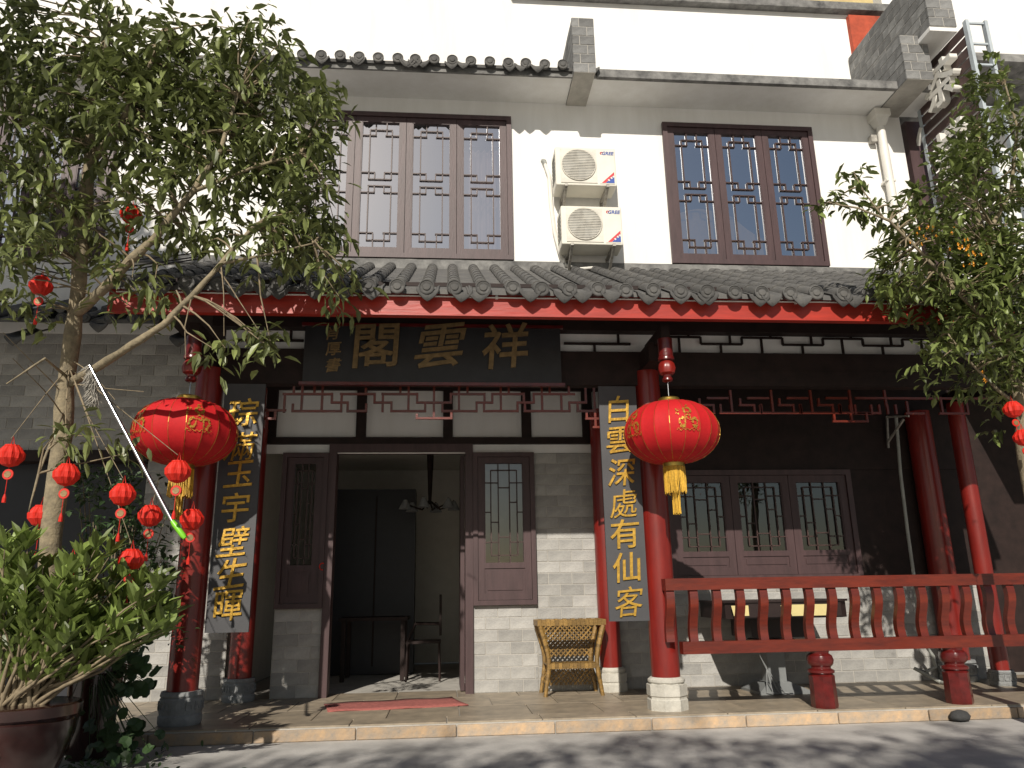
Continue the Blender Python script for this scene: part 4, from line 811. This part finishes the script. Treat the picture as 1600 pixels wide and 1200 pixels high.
# trees outside the frame whose shade falls on the left house and on the street
def offtree(name, label, base, c, rad, n, L):
    trunk = [Vector(base), Vector((base[0]+.1, base[1], c[2]*.45)), Vector((base[0]*.5+c[0]*.5, base[1]*.5+c[1]*.5, c[2]*.75)), Vector(c)]
    tree(name, label, base, trunk, [([trunk[2], Vector(c)+Vector((rad[0]*s*.6, rad[1]*.3*s, rad[2]*.3))], .05, .02) for s in (-1, 1)], [(Vector(c), rad, n)], L, L*.34, 12, 'leaf', twigs=False, tr=(.14,.06), group='trees lining the street', spread=.12)
offtree('shade_tree', 'tall street tree left of the photographer shading the grey brick house', (-6.0, 3.0, 0), (-5.9, 3.0, 7.0), (2.1, 1.3, 2.4), 900, .26)
offtree('shade_tree', 'street tree behind the photographer throwing dappled shade on the roadway', (-6.5, -6.3, 0), (-1.9, -6.0, 7.6), (4.6, .8, .75), 230, .2)
# ------------------------------------------------------------ pots, shrubs
def pot(c, prof, name, label, grp=None):
    t = thing(name, label, 'pot', c, grp); MB().lathe(c, prof, 36).build('vessel', 'glaze', t, smooth=True)
    r, z = prof[-1]; MB().lathe((c[0],c[1],c[2]+z-.06), [(r*.93,0),(r*.93,.015),(.01,.03)], 24).build('soil', 'soil', t); return t
cp = Vector((P(30,1110,5.5).x, 5.5, 0)); zr = P(30,1106,5.25).z
p1_ = pot(cp, [(.22,0),(.27,.1),(.33,zr*.6),(.345,zr-.10),(.335,zr-.085),(.36,zr-.07),(.36,zr-.01),(.34,zr),(.30,zr-.005)], 'glazed_pot', 'big dark brown glazed pot with a gold inscription holding the sunlit shrub')
for ch_, dz in (('吉', -.14), ('祥', -.22)): g_ = glyph(ch_, (cp.x+.03, cp.y-.345, zr+dz), .075, 'bronze', p1_, 'inscription', depth=.001, shear=0)
sh = thing('potted_shrub', 'sunlit yellow-green leafy shrub with many bare stems growing in the glazed pot', 'shrub', (cp.x, cp.y, zr-.04)); stm = MB(); lf = MB(); o = Vector((cp.x, cp.y, zr-.05))
for k in range(95):
    px, py = random.uniform(-25, 262), 0; py = random.uniform(850, 1010) if px < 200 else random.uniform(900, 1000)
    if px > 180: py += 15
    tgt = P(px, py, 5.45+random.uniform(-.32,.30)); b_ = o+Vector((random.uniform(-.12,.12), random.uniform(-.1,.1), 0)); mid = b_.lerp(tgt, .5)+Vector((random.uniform(-.05,.05), random.uniform(-.05,.05), -.02))
    stm.tube([b_, b_.lerp(mid,.5)+Vector((0,0,.02)), mid, mid.lerp(tgt,.6)+Vector((0,0,.03)), tgt], [.016,.013,.010,.006,.003], 6, False)
    for q, n in ((tgt, 8), (mid.lerp(tgt,.75), 5), (mid.lerp(tgt,.4), 4), (mid, 4), (b_.lerp(mid,.75), 2 if k % 2 else 0)):
        out = (tgt-b_).normalized()
        for j in range(n):
            a = j*2.4; d = out*.7+Vector((math.cos(a), math.sin(a), .85+random.uniform(-.3,.4)))*.9; leaf(lf, q+d*.01, d, random.uniform(.07,.20), random.uniform(.034,.062), curl=random.uniform(0,.3))
stm.build('stems', 'twig', sh, smooth='all'); lf.build('foliage', 'leafs', sh)
c2 = PZ(172,1168,.0); c2 = Vector((c2.x, 6.35, 0)); z2 = P(175,1040,6.2).z
pot(c2, [(.13,0),(.15,.05),(.17,z2*.5),(.19,z2-.06),(.205,z2-.05),(.205,z2),(.18,z2)], 'tall_pot', 'tall dark pot with trailing round-leaved plant beside the porch column')
gp = thing('trailing_plant', 'round-leaved plant trailing over the tall dark pot', 'plant', (c2.x, c2.y, z2-.02)); lf = MB(); stm = MB(); o = Vector((c2.x, c2.y, z2-.02))
def rleaf(mb, p, n, r):
    n = n.normalized(); u_ = n.orthogonal().normalized(); v_ = n.cross(u_); k = 9; mb.add([p]+[p+(u_*math.cos(a*6.283/k)+v_*math.sin(a*6.283/k))*r*(1 if a else .55)+n*r*.2*(.5+.5*math.sin(a*2.1)) for a in range(k)], [(0,i+1,(i+1)%k+1) for i in range(k)])
for k in range(95):
    if k < 60: tgt = P(random.gauss(195,26), random.uniform(1000,1085), 6.15+random.uniform(-.12,.25))
    else: tgt = P(random.gauss(185,30), random.uniform(1110,1192), 5.98+random.uniform(-.1,.12))
    tgt.z = max(tgt.z, .03); m_ = o.lerp(tgt,.5)+Vector((0,-.08,.06)); stm.tube([o, m_, tgt], [.004,.003,.002], 4, False); rleaf(lf, tgt, Vector((random.gauss(0,.5), -1, random.uniform(.2,1.2))), random.uniform(.032,.058))
stm.build('stems', 'leafd', gp); lf.build('foliage', 'leafd', gp)
dk = thing('dark_shrub', 'dark glossy shrub in shade behind the small red lanterns', 'shrub', (P(190,900,6.75).x, 6.62, 0)); lf = MB(); stm = MB(); o = Vector((dk.location.x, 6.62, 0))
for k in range(150):
    px = random.gauss(190, 42); py = random.uniform(745, 1010); tgt = P(px, py, 6.62+random.uniform(-.2,.2))
    if k % 3 == 0: stm.tube([o, o.lerp(tgt,.55)+Vector((0,0,.1)), tgt], [.014,.008,.003], 5, False)
    spray(lf, tgt, 9, .085, .036, Vector((0,-.4,.3)), .1, .05)
stm.build('stems', 'twig', dk); lf.build('foliage', 'leafd', dk)
lowg = MB()
for k in range(160):
    p = PZ(random.gauss(165,60), random.uniform(1175,1215), 0.0); p.z = random.uniform(.0,.05); leaf(lowg, p, Vector((random.gauss(0,1), random.gauss(0,1), .9)), .06, .022)
tag(lowg.build('ground_weeds', 'leafd'), 'low green weeds around the foot of the pots', 'weeds', kind='stuff')
# ------------------------------------------------------------ small red lanterns hung in the trees
def small_lantern(c, s, label, grp):
    c = Vector(c); t = thing('small_lantern', label, 'lantern', c+Vector((0,0,-.30*s)), grp)
    prof = [(.012,-.075),(.05,-.062),(.083,-.022),(.086,.015),(.06,.055),(.045,.066),(.045,.072)]
    MB().lathe(c, [(r*s, z*s) for r, z in prof], 48, lob=lambda a, z: 1-.13*abs(math.sin(a*6+z*9))).build('paper_body', 'pred', t)
    lp = MB(); lp.tube([c+Vector((-.012*s,0,.07*s)), c+Vector((0,0,.13*s)), c+Vector((.012*s,0,.07*s))], .003, 5); lp.build('loop', 'pred', t); lp = MB(); lp.tube([c+Vector((0,0,-.07*s)), c+Vector((0,0,-.26*s))], .0022, 5); lp.build('cord', 'pred', t)
    d = MB(); q = MB().lathe((0,0,0), [(.034*s,-.004),(.036*s,0),(.034*s,.004)], 18); rx_ = Matrix.Rotation(R(90),3,'X'); o = c+Vector((0,0,-.125*s)); d.add([o+rx_@v for v in q.v], q.f); dd = d.build('medallion', 'pred', t)
    d = MB(); q = MB().lathe((0,0,0), [(.023*s,0),(.022*s,.006)], 14); d.add([o+Vector((0,-.001,0))+rx_@v for v in q.v], q.f); d.build('gold_face', 'bronze', dd)
    MB().lathe(c+Vector((0,0,-.31*s)), [(.013*s,0),(.012*s,.03*s),(.005*s,.055*s)], 8).build('tassel', 'pred', t)
descr = ['beside the bare twigs left of the trunk', 'hanging just right of the pale trunk', 'hanging over the dark shrub right of the trunk', 'hanging in front of the big lantern tassel', 'resting just above the sunlit shrub leaves near the column', 'in deep shade between trunk and column', 'hanging in shade against the red column', 'half hidden behind the trunk', 'hanging high against the lean-to roof', 'hanging high among the crown leaves', 'half buried in the sunlit shrub']
for (x, y, Y), dsc in zip(smalls, descr): small_lantern(P(x, y, Y), 1.0 if Y < 6 else 1.1, 'small red paper lantern '+dsc, 'small red lanterns hung in the trees')
small_lantern(P(1583,640,5.5), .85, 'small red paper lantern hanging in the blossoming tree, upper of two', 'small red lanterns hung in the trees')
small_lantern(P(1599,684,5.5), .85, 'small red paper lantern hanging in the blossoming tree, lower of two', 'small red lanterns hung in the trees')
# ------------------------------------------------------------ duster hooked in the tree
a, b, c_ = P(140,571,5.38), P(269,814,5.28), P(289,841,5.27)
du = thing('feather_duster', 'long steel-handled duster with green grip leaning in the tree fork', 'duster', c_)
MB().tube([a, b], [.011,.013], 12).build('pole', 'steel', du, smooth=True); MB().tube([b, b.lerp(c_,.2), b.lerp(c_,.85), c_], [.014,.019,.019,.013], 12).build('grip', 'green', du, smooth=True)
hd = MB(); d0 = (a-b).normalized(); e0 = P(150,625,5.38)
for k in range(260):
    p = a.lerp(e0, random.random())+Vector((random.gauss(0,.008), random.gauss(0,.012), 0)); q = p+Vector((random.uniform(-.05,.03), random.uniform(-.04,.04), random.uniform(-.09,-.03))); hd.tube([p, q], [.004,.0015], 4, False)
hd.build('head', 'grey', du)
